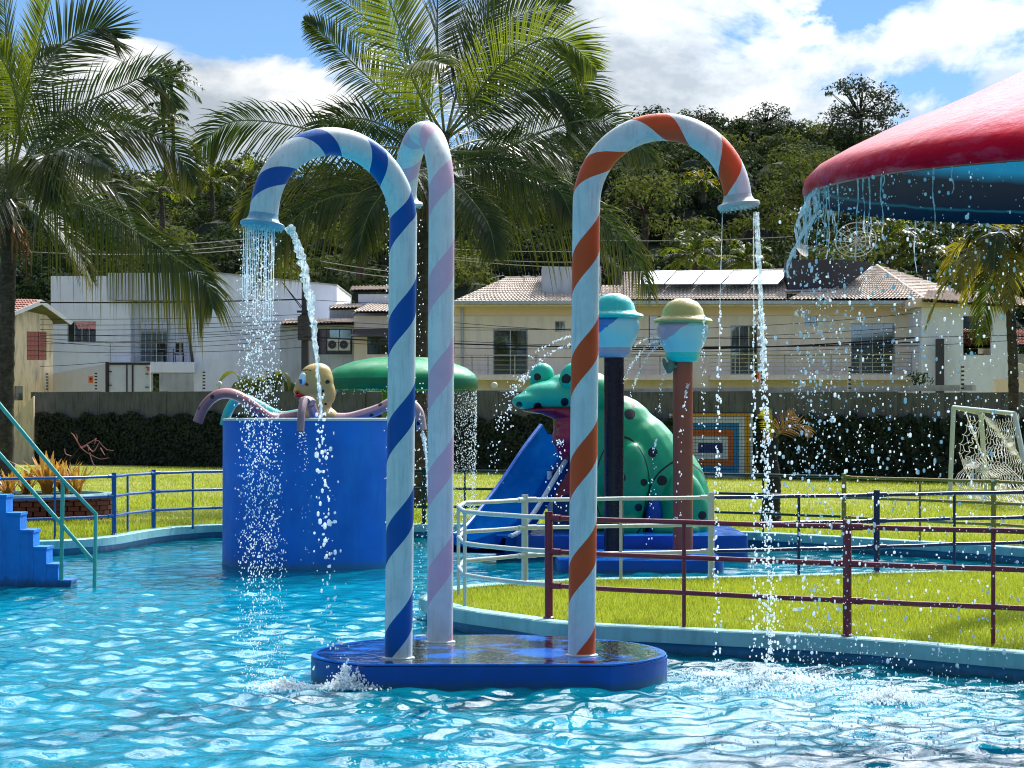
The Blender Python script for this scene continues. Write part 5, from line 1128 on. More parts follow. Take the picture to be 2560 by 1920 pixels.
# ---- frog platform, poles
fp = thing('frog_platform', G(1610, 30.5), 'stepped blue platform under the frog and the two ball-headed poles', 'platform')
def slab(px0, px1, yf, depth, ztop, zbot, nm, r=.35):
    x0, x1 = hx(px0, yf), hx(px1, yf); pts = []
    for cx, cy, a0 in ((x1 - r, yf + depth - r, 0), (x0 + r, yf + depth - r, 90), (x0 + r, yf + r, 180), (x1 - r, yf + r, 270)):
        for k in range(7): a = R(a0 + 15 * k); pts.append(Vector((cx + r * math.cos(a), cy + r * math.sin(a), zbot)))
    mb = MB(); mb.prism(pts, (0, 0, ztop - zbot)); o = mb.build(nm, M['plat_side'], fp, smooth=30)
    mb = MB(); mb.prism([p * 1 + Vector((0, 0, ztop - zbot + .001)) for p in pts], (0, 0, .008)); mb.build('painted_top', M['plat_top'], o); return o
slab(1395, 1815, 28.3, 2.4, -.045, -.95, 'lower_step', .3); slab(1240, 1873, 30.8, 3.6, .14, -.95, 'upper_step', .15)
def ballhead(px, D, mp, mhat, lab, hairc, neckc, dy, nozzle):
    b = G(px, D, -.04); t = thing('ball_head_shower', b, lab, 'shower')
    zb = hz(893 + dy, D); mb = MB(); mb.tube([b, Vector((b.x, b.y, zb + .05))], .135, 28); mb.build('pole', M[mp], t, smooth=True)
    c = Vector((b.x, b.y, hz(828 + dy, D))); rr = .345
    m, nt, bs = base_mat('ball_' + mp); g = N(nt, 'ShaderNodeNewGeometry').outputs['Position']
    sx = N(nt, 'ShaderNodeSeparateXYZ'); L(nt, vmath(nt, 'SUBTRACT', g, tuple(c)), sx.inputs[0])
    q = fmath(nt, 'SUBTRACT', sx.outputs[2], fmath(nt, 'MULTIPLY', sx.outputs[0], .75)); q = fmath(nt, 'ADD', q, fmath(nt, 'MULTIPLY', noise(nt, g, 7, 3), .16))
    fc = mixc(nt, fmath(nt, 'GREATER_THAN', q, .16), (.36, .62, .68), hairc); fc = mixc(nt, fmath(nt, 'LESS_THAN', sx.outputs[2], -.265), fc, neckc)
    L(nt, fc, bs.inputs['Base Color']); bs.inputs['Roughness'].default_value = .28; bs.inputs['Coat Weight'].default_value = .3
    mb = MB(); mb.lathe([(.14, -.40), (.2, -.385), (.235, -.33), (.235, -.27), (.25, -.23), (.31, -.13), (.345, .0), (.345, .08), (.31, .17), (.2, .24), (0, .27)], c, 48); mb.build('ball', m, t, smooth=60)
    h = c + Vector((0, 0, .125)); mb = MB(); mb.lathe([(.3, 0), (.385, .005), (.405, .03), (.39, .06), (.31, .085), (.29, .12), (.27, .2), (.2, .29), (.1, .335), (0, .345)], h, 48); hat = mb.build('hat', M[mhat], t, smooth=60)
    return t
ballhead(1535, 29.5, 'pole_black', 'teal_hat', 'ball head with turquoise bowler hat on a dark purple pole', (.02, .16, .5), (.40, .30, .42), -8, False)
ballhead(1707, 29.7, 'pole_red', 'yellow_hat', 'ball head with mustard bowler hat on a terracotta pole', (.42, .30, .42), (.02, .55, .5), 4, True)
b = P(1672, 916, 29.6); t = thing('leaf_nozzle', b, 'small grey green leaf-shaped nozzle on the side of the terracotta pole', 'nozzle')
mb = MB(); mb.ball(b + Vector((.02, 0, 0)), (.06, .05, .1), 12, 8, Matrix.Rotation(.3, 3, 'Y')); mb.ball(b + Vector((-.05, 0, .03)), (.03, .03, .09), 10, 8, Matrix.Rotation(-.3, 3, 'Y')); mb.tube([b, b + Vector((.12, .02, .0))], .03, 8); mb.build('nozzle', pm('nozzle', (.1, .17, .13), .4), t, smooth=True)
# ---- frog
D = 32.4; s_ = D / F; FP = lambda x, y, dy=0: P(x, y, D + dy)
fg = thing('frog_slide', G(1600, D, .14), 'big green spotted frog with an open red mouth over a blue slide', 'slide')
spots = [(FP(x, y), r * s_) for x, y, r in ((1410, 948, 11), (1412, 1003, 10), (1346, 1014, 10), (1300, 1010, 8), (1346, 941, 10), (1630, 1127, 12), (1548, 1188, 13), (1652, 1197, 13), (1575, 1033, 14), (1592, 1262, 10), (1750, 1282, 11), (1605, 1200, 9), (1480, 1150, 10), (1440, 1240, 9), (1700, 1230, 8), (1585, 1010, 6))]
def head_tint(nt, t, cc):
    s_x = N(nt, 'ShaderNodeSeparateXYZ'); L(nt, t, s_x.inputs[0]); f = fmath(nt, 'ADD', s_x.outputs[0], fmath(nt, 'MULTIPLY', noise(nt, t, 3, 3), .25))
    return mixc(nt, ramp(nt, fmath(nt, 'SUBTRACT', FP(1520, 0).x, f), [(0., 0.), (.5, 1.)]), cc, (.02, .40, .27))
mg = spot_mat('frog_green', (.004, .30, .13), (.004, .010, .015), spots, extra=head_tint, rings=((FP(1555, 0).x, FP(0, 1215).z, 66 * s_, 125 * s_, .022), (FP(1700, 0).x, FP(0, 1300).z, 95 * s_, 150 * s_, .018)))
mg2 = mg
def E(x, y, rx, rz, ry, dy=0, rot=0): return (FP(x, y, dy), (rx * s_, ry, rz * s_), rot)
blend('body', [E(1540, 1150, 125, 165, .62, .2), E(1610, 1180, 110, 165, .68, .2, -.35), E(1668, 1250, 108, 158, .66, .2, -.15), E(1492, 1110, 72, 95, .5, .15), E(1490, 1050, 62, 75, .42, .15),
 E(1570, 1225, 52, 120, .3, -.42, .12), E(1565, 1320, 48, 34, .3, -.5), E(1712, 1285, 62, 110, .3, -.35, -.12), E(1690, 1325, 60, 24, .3, -.55), E(1480, 1280, 70, 70, .5, 0.1),
 E(1440, 985, 96, 50, .45, 0), E(1390, 990, 88, 40, .42, -.05), E(1335, 1000, 56, 24, .34, -.1, -.12), E(1320, 1000, 40, 17, .28, -.12), E(1470, 985, 70, 58, .42, 0), E(1425, 965, 60, 34, .34, 0)], mg, fg, .028, 5)
body = [o for o in fg.children if o.name.startswith('body')][0]
meye = spot_mat('frog_eye', (.01, .44, .30), (.006, .012, .012), [(FP(1346, 940), .055), (FP(1416, 946), .07)])
for x, y, dy in ((1354, 944, .18), (1432, 944, -.32)):
    mb = MB(); mb.ball(FP(x, y, dy), (.19, .17, .22), 20, 14, Matrix.Rotation(.25, 3, 'Y')); mb.build('eye', meye, body, smooth=True)
mr = pm('mouth_red', (.30, .008, .035), .3, .15, coat=.3)
blend('mouth', [E(1395, 1026, 92, 11, .36, -.06, .02), E(1420, 1036, 72, 16, .36, -.05, .12), E(1428, 1062, 46, 36, .40, -.02), E(1424, 1092, 44, 44, .42, -.04), E(1440, 1120, 50, 40, .4, 0)], mr, fg, .025, 4)
mb = MB()
def slide_sec(c, dirh, wv, half, lip):
    u = Vector((0, 0, 1)); return [c - wv * (half + .05) + u * lip, c - wv * half + u * lip, c - wv * (half - .08) + u * .04, c, c + wv * (half - .08) + u * .04, c + wv * half + u * lip, c + wv * (half + .05) + u * lip, c + wv * (half + .03) - u * .06, c - wv * (half + .03) - u * .06]
path = curve_pts([Vector((FP(1418, 0).x, 33.1, hz(1092, 33))), Vector((hx(1365, 32.6), 32.6, hz(1160, 32.6))), Vector((hx(1300, 32.), 32.0, hz(1260, 32))), Vector((hx(1250, 31.4), 31.4, hz(1330, 31.4))), Vector((hx(1220, 31.), 31.0, hz(1362, 31))), Vector((hx(1190, 30.6), 30.6, hz(1372, 30.6)))], 24)
vs = []; fs = []; K = 9
for i, c in enumerate(path):
    T = (path[min(i + 1, 23)] - path[max(i - 1, 0)]); T.z = 0; T.normalize(); wv = Vector((-T.y, T.x, 0)); vs += slide_sec(c, T, wv, .40, .16)
for i in range(23): fs += [(i * K + j, i * K + (j + 1) % K, (i + 1) * K + (j + 1) % K, (i + 1) * K + j) for j in range(K)]
mb.add(vs, fs); mb.build('slide_chute', pm('slide_blue', (.001, .055, .25), .8, .1, spec=.0, dirt=(.01, .12, .3), damt=.3), fg, smooth=50)
for sgn in (-1, 1):
    mb = MB(); pts = []
    for i, c in enumerate(path[:22]):
        T = (path[i + 1] - path[max(i - 1, 0)]); T.z = 0; T.normalize(); wv = Vector((-T.y, T.x, 0)); pts.append(c + wv * sgn * .44 + Vector((0, 0, .17)))
    mb.tube(pts, .035, 8); mb.build('slide_edge', M['white_paint'] if sgn > 0 else pm('edge_blue', (.01, .12, .5), .3), fg, smooth=True)
mb = MB(); mb.prism([FP(1372, 1178, -.1), FP(1440, 1120, -.1), FP(1440, 1340, -.1), FP(1372, 1340, -.1)], (0, .5, 0)); mb.build('slide_support', pm('support_blue', (.005, .05, .22), .4), fg)
mb = MB(); mb.tube([FP(1374, 1178, -.16), FP(1376, 1290, -.16)], .04, 10); mb.build('support_pole', M['white_paint'], fg)
mb = MB(); mb.prism([FP(1384, 1215, -.12), FP(1440, 1160, -.12), FP(1440, 1225, -.12), FP(1384, 1250, -.12)], (0, -.05, 0)); mb.build('red_panel', mr, fg)
mb = MB(); mb.ball(FP(1636, 1290, -.42), (.14, .1, .3), 16, 10); mb.build('leg_gap', M['plat_side'], body, smooth=True)
# ================================================================== CANDY CANE SHOWERS
pc0 = G(1223, 17.0, 0)
pf = thing('shower_platform', pc0, 'low dark blue round platform carrying the three striped shower poles', 'platform')
pts = []
for k in range(96):
    a = 2 * math.pi * k / 96; r = 1.38; x = r * math.cos(a); y = 1.42 * math.sin(a) if math.sin(a) > 0 else max(1.1 * math.sin(a), -.80 - .05 * math.cos(a) ** 2)
    pts.append(pc0 + Vector((x, y, -.95)))
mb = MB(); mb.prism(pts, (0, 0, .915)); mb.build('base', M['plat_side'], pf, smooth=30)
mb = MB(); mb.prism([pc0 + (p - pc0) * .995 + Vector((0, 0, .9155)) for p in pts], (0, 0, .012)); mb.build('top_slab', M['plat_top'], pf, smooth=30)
def puddle_mat():
    m, nt, b = base_mat('puddle'); nt.nodes.remove(b); t = N(nt, 'ShaderNodeTexCoord').outputs['Object']
    bn = N(nt, 'ShaderNodeBump'); bn.inputs['Strength'].default_value = .3; bn.inputs['Distance'].default_value = .01; L(nt, noise(nt, t, 14, 3), bn.inputs['Height'])
    fr_ = N(nt, 'ShaderNodeFresnel'); fr_.inputs[0].default_value = 1.33; L(nt, bn.outputs[0], fr_.inputs['Normal'])
    tr_ = N(nt, 'ShaderNodeBsdfTransparent'); g = N(nt, 'ShaderNodeBsdfGlossy'); g.inputs['Roughness'].default_value = .02; L(nt, bn.outputs[0], g.inputs['Normal'])
    mx = N(nt, 'ShaderNodeMixShader'); f = fmath(nt, 'MULTIPLY', fr_.outputs[0], ramp(nt, noise(nt, t, 1.6, 4, .6), [(.42, 0.), (.5, 1.)])); L(nt, f, mx.inputs[0]); L(nt, tr_.outputs[0], mx.inputs[1]); L(nt, g.outputs[0], mx.inputs[2]); L(nt, mx.outputs[0], nt.nodes['Material Output'].inputs[0]); return m
mb = MB(); fl = [pc0 + (p - pc0) * .97 for p in pts]; mb.add([(p.x, p.y, -.016) for p in fl], [tuple(range(96))]); mb.build('puddle', puddle_mat(), pf)
def cane(px, D, top, end_dir, hookw, endz, label, mat, xtop, kf=1.5):
    b = G(px, D, -.022); R_ = hookw / 2; e = Vector((end_dir[0], end_dir[1], 0)).normalized(); t = thing('candy_cane_shower', b, label, 'shower')
    zt = top - R_; tb = Vector((hx(xtop, D), D, 0)); pts = []
    for k in range(30): u = k / 29; pts.append(b.lerp(Vector((tb.x, tb.y, zt)), u))
    cc = Vector((tb.x, tb.y, zt)) + e * R_
    for k in range(1, 41):
        a = math.pi * k / 40 * .97; pts.append(cc - e * R_ * math.cos(a) + Vector((0, 0, R_ * math.sin(a))))
    last = pts[-1]; dd = (pts[-1] - pts[-2]).normalized(); end = last + dd * (last.z - endz); pts += [last.lerp(end, .5), end]
    v0 = (pts[29] - pts[0]).length; mb = MB(); mb.tube(pts, .105, 40)
    mb.uv = [[(u, v if v < v0 else v0 + (v - v0) * kf) for u, v in q] if q else None for q in mb.uv]; mb.build('pipe', mat, t, smooth=60)
    # shower head
    mb = MB(); mb.lathe([(.106, .07), (.110, .045), (.125, .018), (.155, .006), (.162, 0), (.162, -.02), (.152, -.028), (0, -.03)], (0, 0, 0), 40)
    o = mb.build('shower_head', M['head_' + mat.name.split('_')[1]], t, loc=end - b, smooth=40); o.rotation_euler = dd.to_track_quat('-Z', 'Y').to_euler()
    nz = MB()
    for r, n in ((.04, 6), (.08, 12), (.115, 18), (.145, 22)):
        for k in range(n): a = 2 * math.pi * k / n; nz.tube([(r * math.cos(a), r * math.sin(a), -.031), (r * math.cos(a), r * math.sin(a), -.045)], .004, 5)
    q = nz.build('nozzles', M['fence_white'], o, loc=(0, 0, 0)); q['kind'] = 'stuff'
    mb = MB(); mb.lathe([(.106, 0), (.125, .001), (.125, .012), (.106, .02)], b, 32); mb.build('base_ring', M['fence_white'], t, smooth=30)
    return end
M['head_blue'] = pm('head_blue', (.16, .38, .50), .35, .1, dirt=(.1, .15, .2)); M['head_pink'] = M['head_orange'] = pm('head_white', (.42, .5, .5), .35, .1, dirt=(.15, .2, .2))
mB = stripe_mat('cane_blue', (.0, .085, .34), .65); mP = stripe_mat('cane_pink', (.64, .44, .55), .18, .38); mR = stripe_mat('cane_orange', (.66, .085, .02), .02, .38)
EB = cane(996, 16.6, 3.86, (-.85, -.53), 1.16, 3.22, 'blue and white striped candy cane shower, leftmost of three', mB, 1008, 1.65)
ER = cane(1454, 16.8, 4.02, (.98, -.2), 1.16, 3.42, 'orange and white striped candy cane shower on the right', mR, 1466, 1.25)
EP = cane(1100, 17.8, 4.18, (-.32, .95), 1.12, 3.66, 'pink and white striped candy cane shower, tallest and in the middle', mP, 1104)
waterline(M['tank_blue'], WZ, (.03, .16, .22), .10); waterline(M['plat_side'], WZ, (.02, .08, .12), .05); waterline(M['stair_blue'], WZ, (.02, .06, .10), .10, .85); waterline(M['kerb_wall'], WZ, (.02, .08, .1), .05)
# ================================================================== RED MUSHROOM CANOPY
RC = Vector((4.3, 14.6, 0)); rz = 3.30
rc = thing('mushroom_canopy', RC, 'huge glossy red mushroom canopy with a turquoise and navy underside at top right', 'mushroom shower')
prof = [(2.30, rz - .005), (2.335, rz), (2.345, rz + .04), (2.33, rz + .11), (2.25, rz + .19), (2.08, rz + .285), (1.8, rz + .42), (1.5, rz + .54), (1.2, rz + .67), (.9, rz + .81), (.6, rz + .92), (.3, rz + .99), (0, rz + 1.01)]
def cap_mat():
    m, nt, b = base_mat('canopy_red'); t = N(nt, 'ShaderNodeTexCoord').outputs['Object']
    g = N(nt, 'ShaderNodeSeparateXYZ'); L(nt, t, g.inputs[0])
    ns = noise(nt, vmath(nt, 'MULTIPLY', t, (1, 1, 4)), 3, 6, .65)
    c = ramp(nt, ns, [(.3, (.50, .002, .018)), (.7, (.66, .004, .03))])
    e = fmath(nt, 'ADD', fmath(nt, 'SUBTRACT', rz + .16, g.outputs[2]), fmath(nt, 'MULTIPLY', fmath(nt, 'SUBTRACT', ns, .5), .55)); e = ramp(nt, e, [(.12, 0.), (.24, .35)])
    xw = ramp(nt, fmath(nt, 'SUBTRACT', 3.1, g.outputs[0]), [(.1, .0), (.9, 1.)])
    c = mixc(nt, fmath(nt, 'MULTIPLY', e, xw), c, (.62, .42, .38)); c = mixc(nt, ramp(nt, noise(nt, vmath(nt, 'MULTIPLY', t, (2.5, 2.5, 6)), 1.6, 7, .7), [(.48, 0.), (.56, .22), (.75, .4)]), c, (.50, .10, .20))
    L(nt, c, b.inputs['Base Color']); b.inputs['Roughness'].default_value = .28; b.inputs['Specular IOR Level'].default_value = .06; b.inputs['Coat Weight'].default_value = .0; b.inputs['Coat Roughness'].default_value = .1
    bn = N(nt, 'ShaderNodeBump'); bn.inputs['Strength'].default_value = .35; bn.inputs['Distance'].default_value = .05
    L(nt, fmath(nt, 'ADD', noise(nt, t, 2.2, 5, .6), fmath(nt, 'MULTIPLY', noise(nt, vmath(nt, 'MULTIPLY', t, (6, 6, 6)), 4, 4, .6), .12)), bn.inputs['Height']); L(nt, bn.outputs[0], b.inputs['Normal']); L(nt, bn.outputs[0], b.inputs['Coat Normal']); return m
mb = MB(); mb.lathe(prof, RC, 128); mb.build('cap', cap_mat(), rc, smooth=60)
def under_mat():
    m, nt, b = base_mat('canopy_underside'); t = N(nt, 'ShaderNodeTexCoord').outputs['Object']; g = N(nt, 'ShaderNodeSeparateXYZ'); L(nt, t, g.inputs[0])
    z = fmath(nt, 'ADD', fmath(nt, 'SUBTRACT', g.outputs[2], rz), fmath(nt, 'MULTIPLY', fmath(nt, 'SUBTRACT', noise(nt, t, 5, 4), .5), .03))
    c = ramp(nt, z, [(0., (.004, .02, .06)), (.075, (.004, .02, .06)), (.085, (.02, .2, .26)), (.10, (.004, .02, .06)), (.26, (.003, .018, .06)), (.33, (.0, .45, .72)), (.8, (.0, .6, .85))])
    L(nt, c, b.inputs['Base Color']); b.inputs['Roughness'].default_value = .5; b.inputs['Specular IOR Level'].default_value = .12; return m
mb = MB(); mb.lathe([(2.302, rz - .006), (2.29, rz + .06), (2.2, rz + .13), (2.03, rz + .215), (1.75, rz + .34), (1.45, rz + .46), (1.15, rz + .59), (.85, rz + .73), (.55, rz + .84), (.19, rz + .9)], RC, 96); mb.build('underside', under_mat(), rc, smooth=60)
mb = MB(); mb.tube([RC + Vector((0, 0, -.95)), RC + Vector((0, 0, rz + .9))], .2, 32); mb.build('post', M['white_paint'], rc, smooth=True)
# ================================================================== FALLING WATER
_t = (1 + 5 ** .5) / 2
ICO = np.array([(-1, _t, 0), (1, _t, 0), (-1, -_t, 0), (1, -_t, 0), (0, -1, _t), (0, 1, _t), (0, -1, -_t), (0, 1, -_t), (_t, 0, -1), (_t, 0, 1), (-_t, 0, -1), (-_t, 0, 1)]) / math.hypot(1, _t)
ICF = np.array([(0, 11, 5), (0, 5, 1), (0, 1, 7), (0, 7, 10), (0, 10, 11), (1, 5, 9), (5, 11, 4), (11, 10, 2), (10, 7, 6), (7, 1, 8), (3, 9, 4), (3, 4, 2), (3, 2, 6), (3, 6, 8), (3, 8, 9), (4, 9, 5), (2, 4, 11), (6, 2, 10), (8, 6, 7), (9, 8, 1)])
def spray(name, pts, rad, label, cat='water spray', stretch=1.15, parent=None):
    pts = np.asarray(pts); n = len(pts); rad = np.asarray(rad)
    sc = np.stack([rad * RNG.uniform(.7, 1.25, n), rad * RNG.uniform(.7, 1.25, n), rad * RNG.uniform(.8, 1.9, n) * stretch], 1)
    V = (pts[:, None, :] + ICO[None] * sc[:, None, :]).reshape(-1, 3); Fq = (ICF[None] + 12 * np.arange(n)[:, None, None]).reshape(-1, 3)
    o = link(name, np_mesh(name, V, Fq, M['drops'], True), parent); tag(o, kind='stuff')
    if parent is None: tag(o, label, cat)
    return o
def px_pts(xs, ys, Ds): return np.stack([(xs - 1280) / F * Ds, Ds, CH + (HY - ys) / F * Ds], 1)
def stream(name, pts, rads, parent, nseed=0):
    rg = random.Random(nseed); q = curve_pts(pts, 90); k = len(rads) - 1; rr = []; qq = []
    for i, p in enumerate(q):
        t = i / 89 * k; a = min(int(t), k - 1); r = rads[a] + (rads[a + 1] - rads[a]) * (t - a); rr.append(max(.002, r * rg.uniform(.75, 1.25))); qq.append(p + Vector((rg.uniform(-1, 1), rg.uniform(-1, 1), 0)) * r * .28)
    mb = MB(); mb.tube(qq, rr, 12, flat=.6); o = mb.build(name, M['jet'], parent, smooth=True)
    if isinstance(parent, type(None)): tag(o, kind='stuff')
    return o
U_ = lambda a, b, n: RNG.uniform(a, b, n)
def shower(label, E_, n, r0, spread, zend, rmin=.003, rmax=.0085, clump=None):
    z = E_.z - .04 - (E_.z - zend) * U_(0, 1, n) ** 1.1; a = U_(0, 6.28, n); fall = (E_.z - z) / (E_.z - zend)
    r = r0 * np.sqrt(U_(0, 1, n)) * (1 + spread * fall); P_ = np.stack([E_.x + r * np.cos(a) + RNG.normal(size=n) * .02 * (1 + fall), E_.y + r * np.sin(a), z], 1)
    return P_, U_(rmin, rmax, n)
# blue cane shower
Pq, rq = shower('', EB + Vector((-.04, 0, 0)), 3000, .125, .45, WZ, .002, .0058)
Pq[:, 0] += .04 * (EB.z - Pq[:, 2]) * .3
sb = spray('shower_water', Pq, rq, 'curtain of white drops falling from the blue striped shower head', 'falling water')
z = EB.z - .05 - U_(0, .8, 26); cols = MB()
for k in range(26):
    a = U_(0, 6.28, 1)[0]; r = .13 * math.sqrt(U_(0, 1, 1)[0]); x, y = EB.x - .03 + r * math.cos(a), EB.y + r * math.sin(a); cols.tube([(x, y, EB.z - .03), (x - .004, y, EB.z - .25), (x - .01, y, EB.z - .4 - .35 * U_(0, 1, 1)[0])], [.0025, .002, .0015], 5)
o = cols.build('fine_jets', M['drops'], sb); o['kind'] = 'stuff'
Ds = 15.95; st_ = [P(x, y, Ds) for x, y in ((722, 570), (734, 590), (752, 640), (770, 720), (783, 800), (790, 880), (797, 960), (805, 1040))]
s1 = stream('water_jet', st_, [.030, .036, .044, .040, .030, .023, .018, .012], None, 2); tag(s1, 'twisting solid stream of water pouring off the blue striped shower head', 'water jet')
n = 210; yy = U_(940, 1700, n); xx = 797 + (yy - 940) * .055 + RNG.normal(size=n) * (5 + (yy - 940) * .028); sp_ = spray('jet_drops', px_pts(xx, yy, Ds + RNG.normal(size=n) * .03), U_(.004, .016, n) * (RNG.uniform(0, 1, n) ** .5), '', parent=s1)
# orange cane jets
jets = []
for x0, x1, r in ((1806, 1790, .004), (1890, 1922, .017), (1884, 1885, .005), (1896, 1925, .006)):
    q = [P(x0 + (x1 - x0) * (1 - (1 - t) ** 2), 530 + 1170 * t, 16.55) for t in (0, .08, .2, .35)]
    j = stream('water_jet', q, [r, r * 1.1, r * .8, r * .5], None, int(x0)); tag(j, {1806: 'thin jet falling from the left rim of the orange striped shower head', 1890: 'thick white jet falling from the right rim of the orange striped shower head', 1884: 'fine jet just left of the thick one under the orange striped shower', 1896: 'fine jet curving right of the thick one under the orange striped shower'}[x0], 'water jet')
    n = int(60 + r * 26000); t = U_(.2, 1, n); xx = x0 + (x1 - x0) * (1 - (1 - t) ** 2) + RNG.normal(size=n) * (2 + 10 * t) * (1.3 if r > .01 else .6)
    spray('jet_drops', px_pts(xx, 530 + 1170 * t, 16.5 + RNG.normal(size=n) * .05), U_(.003, .010, n), '', parent=j)
# pink cane
z0_ = EP.z; Pq, rq = shower('', EP, 420, .15, .1, 0, .003, .006); a = np.round(U_(0, 14, 420)) * .45; Pq[:, 0] = EP.x + .15 * np.cos(a) + RNG.normal(size=420) * .012; Pq[:, 1] = EP.y + .15 * np.sin(a)
spray('shower_water', Pq, rq, 'threads of drops falling from the pink striped shower head', 'falling water')
# red canopy rain
n = 4600; th = U_(R(95), R(262), n); rr_ = 2.30 + RNG.normal(size=n) * .07; fall = U_(0, 1, n) ** 1.15; z = rz - (rz - WZ) * fall
X_ = RC.x + (rr_ + .25 * fall * RNG.normal(size=n) * .5 + .12 * fall) * np.cos(th); Y_ = RC.y + (rr_ + .12 * fall) * np.sin(th) + RNG.normal(size=n) * .1
rain = spray('rain_curtain', np.stack([X_, Y_, z], 1), .0025 + .009 * U_(0, 1, n) ** 4, 'rain of sparkling drops falling from the rim of the red canopy', 'falling water')
rb = MB()
for k in range(34):
    a = U_(R(120), R(225), 1)[0] if k > 9 else U_(R(172), R(192), 1)[0]; ln = U_(.08, .42, 1)[0]; x, y = RC.x + 2.325 * math.cos(a), RC.y + 2.325 * math.sin(a); m_ = 6
    pp = [(x + .012 * math.sin(j * .9 + k) * j / m_, y + .02 * math.cos(j + k), rz - .005 - ln * j / m_) for j in range(m_ + 1)]; rb.tube(pp, [.006, .005, .003, .005, .002, .004, .0015], 6)
for k in range(5):
    a = R(176 + k * 3.2); x, y = RC.x + 2.33 * math.cos(a), RC.y + 2.33 * math.sin(a); pp = [(x - .0 + .02 * math.sin(j * 1.3 + k) - .012 * j, y, rz - .055 * j) for j in range(11 - k)]; rb.tube(pp, [.011 if j % 3 else .007 for j in range(len(pp))], 7)
o = rb.build('drips', M['jet'], rain, smooth=True); o['kind'] = 'stuff'
# green canopy curtain
n = 2600; th = U_(R(-70), R(60), n); fall = U_(0, 1, n); P_ = np.stack([UC.x + (1.25 + .03 * fall * RNG.normal(size=n)) * np.cos(th) - .05 * fall, UC.y + 1.25 * np.sin(th), z0 - (z0 + .15) * fall], 1)
spray('shower_water', P_, U_(.003, .0075, n), 'fine curtain of drops under the right rim of the green canopy', 'falling water')
n = 260; th = U_(R(180), R(300), n); P_ = np.stack([UC.x + 1.25 * np.cos(th), UC.y + 1.25 * np.sin(th), z0 - .1 * U_(0, 1, n) ** 2], 1); spray('rim_drips', P_, U_(.004, .008, n), 'little drips along the front rim of the green canopy', 'falling water')
# jets of the ball heads + frog splash
def arc(p0, p1, rise, n, jit, r, label):
    t = U_(0, 1, n); q = np.array([[p0[0] + (p1[0] - p0[0]) * a, p0[1] + (p1[1] - p0[1]) * a ** 2 - rise * 4 * a * (1 - a)] for a in t]); q += RNG.normal(size=q.shape) * jit * (.3 + t[:, None])
    spray('water_arc', px_pts(q[:, 0], q[:, 1], np.full(n, p0[2])), U_(r * .6, r * 1.4, n), label, 'water jet')
for a in (((1478, 840, 29.2), (1318, 900), 6, 70, 2.5, .008, 'upper arc of drops from the turquoise-hatted head to the frog eye'), ((1478, 862, 29.2), (1300, 960), 10, 90, 3, .008, 'lower arc of drops from the turquoise-hatted head to the frog snout'), ((1654, 846, 29.4), (1560, 890), 6, 60, 1.5, .007, 'arc of water joining the two ball heads'),
 ((1660, 855, 29.4), (1555, 960), 6, 80, 2, .007, 'middle arc of water from the mustard-hatted head'), ((1664, 862, 29.4), (1570, 1010), 4, 80, 2, .007, 'lowest arc of water from the mustard-hatted head'), ((1664, 930, 29.5), (1648, 1030), 0, 40, 3, .007, 'drops trickling from the leaf nozzle'),
 ((1762, 790, 29.3), (1755, 1180), -0, 70, 3, .008, 'line of drops falling past the right side of the mustard hat'), ((1722, 960, 29.2), (1690, 1420), 0, 60, 5, .008, 'drops falling in front of the terracotta pole'), ((1640, 1100, 29.2), (1625, 1360), 0, 44, 5, .008, 'drops falling in front of the frog leg'), ((1320, 940, 31.2), (1225, 1180), 0, 170, 14, .008, 'spray of drops falling from the frog snout'), ((1405, 1100, 30.), (1380, 1320), 0, 70, 14, .008, 'drops splashing over the top of the blue slide'), ((1056, 1080, 29.6), (1075, 1330), 0, 120, 4, .007, 'water spout from the tip of the right octopus tentacle'), ((752, 1085, 28.3), (765, 1420), 0, 80, 14, .005, 'mist of fine drops under the front octopus tentacle')): arc(*a)
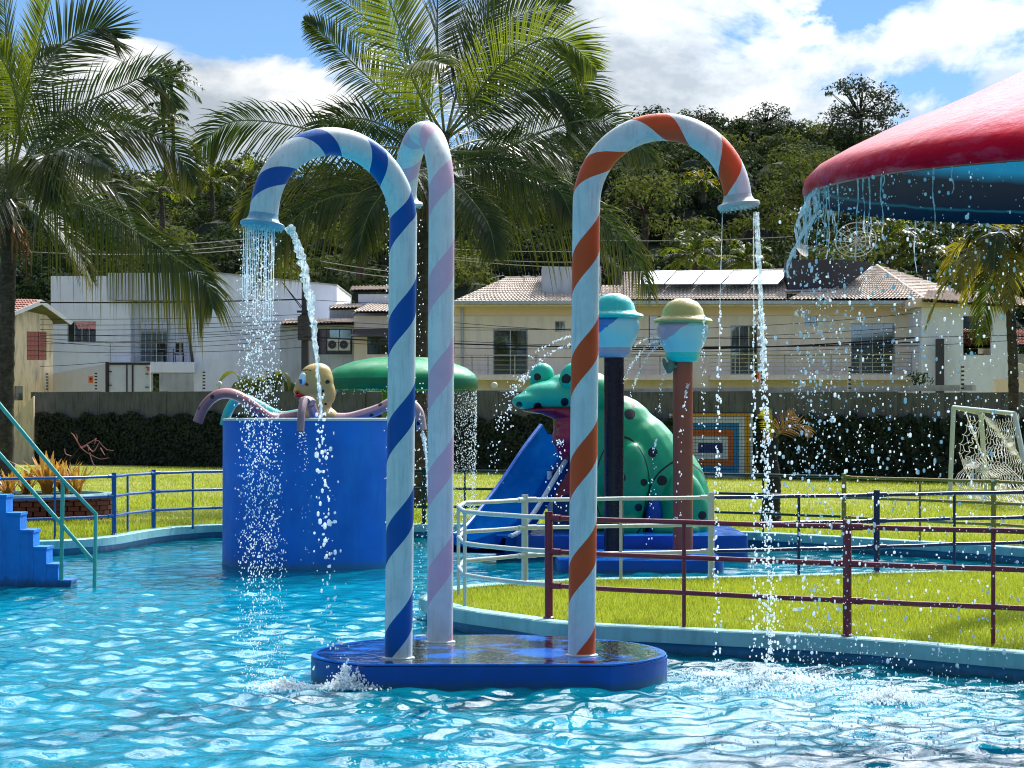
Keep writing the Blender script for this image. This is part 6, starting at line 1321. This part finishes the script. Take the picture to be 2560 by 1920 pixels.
for k, (x0, x1) in enumerate(((1052, 1080), (1060, 1072))):
    j = stream('water_jet', [P(x0 + (x1 - x0) * t, 1084 + 200 * t ** 1.5, 29.55) for t in (0, .25, .6, 1)], [.012, .014, .012, .006], None, k + 50); tag(j, ('right' if k == 0 else 'left') + ' of two thin white jets leaving the tip of the right octopus tentacle', 'water jet')
# splashes
def splash(px, py, n, sx, sz, label, r=.009):
    D_ = F * (CH - WZ) / (py - HY); x0 = (px - 1280) / F * D_; a = U_(0, 6.28, n); rr_ = np.abs(RNG.normal(size=n)) * sx; hgt = sz * U_(0, 1, n) ** 2.6 * np.exp(-(rr_ / sx / 1.5) ** 2) * (.65 + .35 * np.sin(a * 3 + px))
    o = spray('splash', np.stack([x0 + rr_ * np.cos(a), D_ + rr_ * np.sin(a) * .8, WZ + .012 + hgt], 1), U_(r * .35, r, n), label, 'splash', 1.)
    k = n; a = U_(0, 6.28, k); rr_ = sx * .75 * np.sqrt(U_(0, 1, k)); P_ = np.stack([x0 + rr_ * np.cos(a), D_ + rr_ * np.sin(a) * .8, WZ + .01 + .2 * sz * (1 - rr_ / sx / .8).clip(0) * U_(.2, 1, k)], 1); spray('foam', P_, U_(r * .7, r * 1.5, k), '', parent=o)
splash(868, 1722, 1500, .11, .20, 'tall white splash at the left front of the shower platform')
splash(712, 1722, 1100, .12, .08, 'low white splash left of the shower platform')
splash(1965, 1712, 3600, .30, .085, 'wide foaming splash right of the shower platform', .009)
splash(2225, 1752, 1900, .17, .10, 'smaller foaming splash below the red canopy', .009)
splash(1790, 1690, 600, .22, .03, 'thin sparkle of drops beside the right end of the shower platform', .006)
n = 420; th = U_(0, 1, n); P_ = px_pts(U_(1750, 2560, n), U_(1700, 1900, n), np.zeros(n) + 1); D_ = F * (CH - WZ) / (U_(1660, 1900, n) - HY); P_ = np.stack([U_(.085, .24, n) * D_, D_, WZ + .01 + .06 * U_(0, 1, n) ** 3], 1)
spray('bouncing_drops', P_, U_(.003, .008, n), 'scattered droplets bouncing off the water under the red canopy', 'water spray')
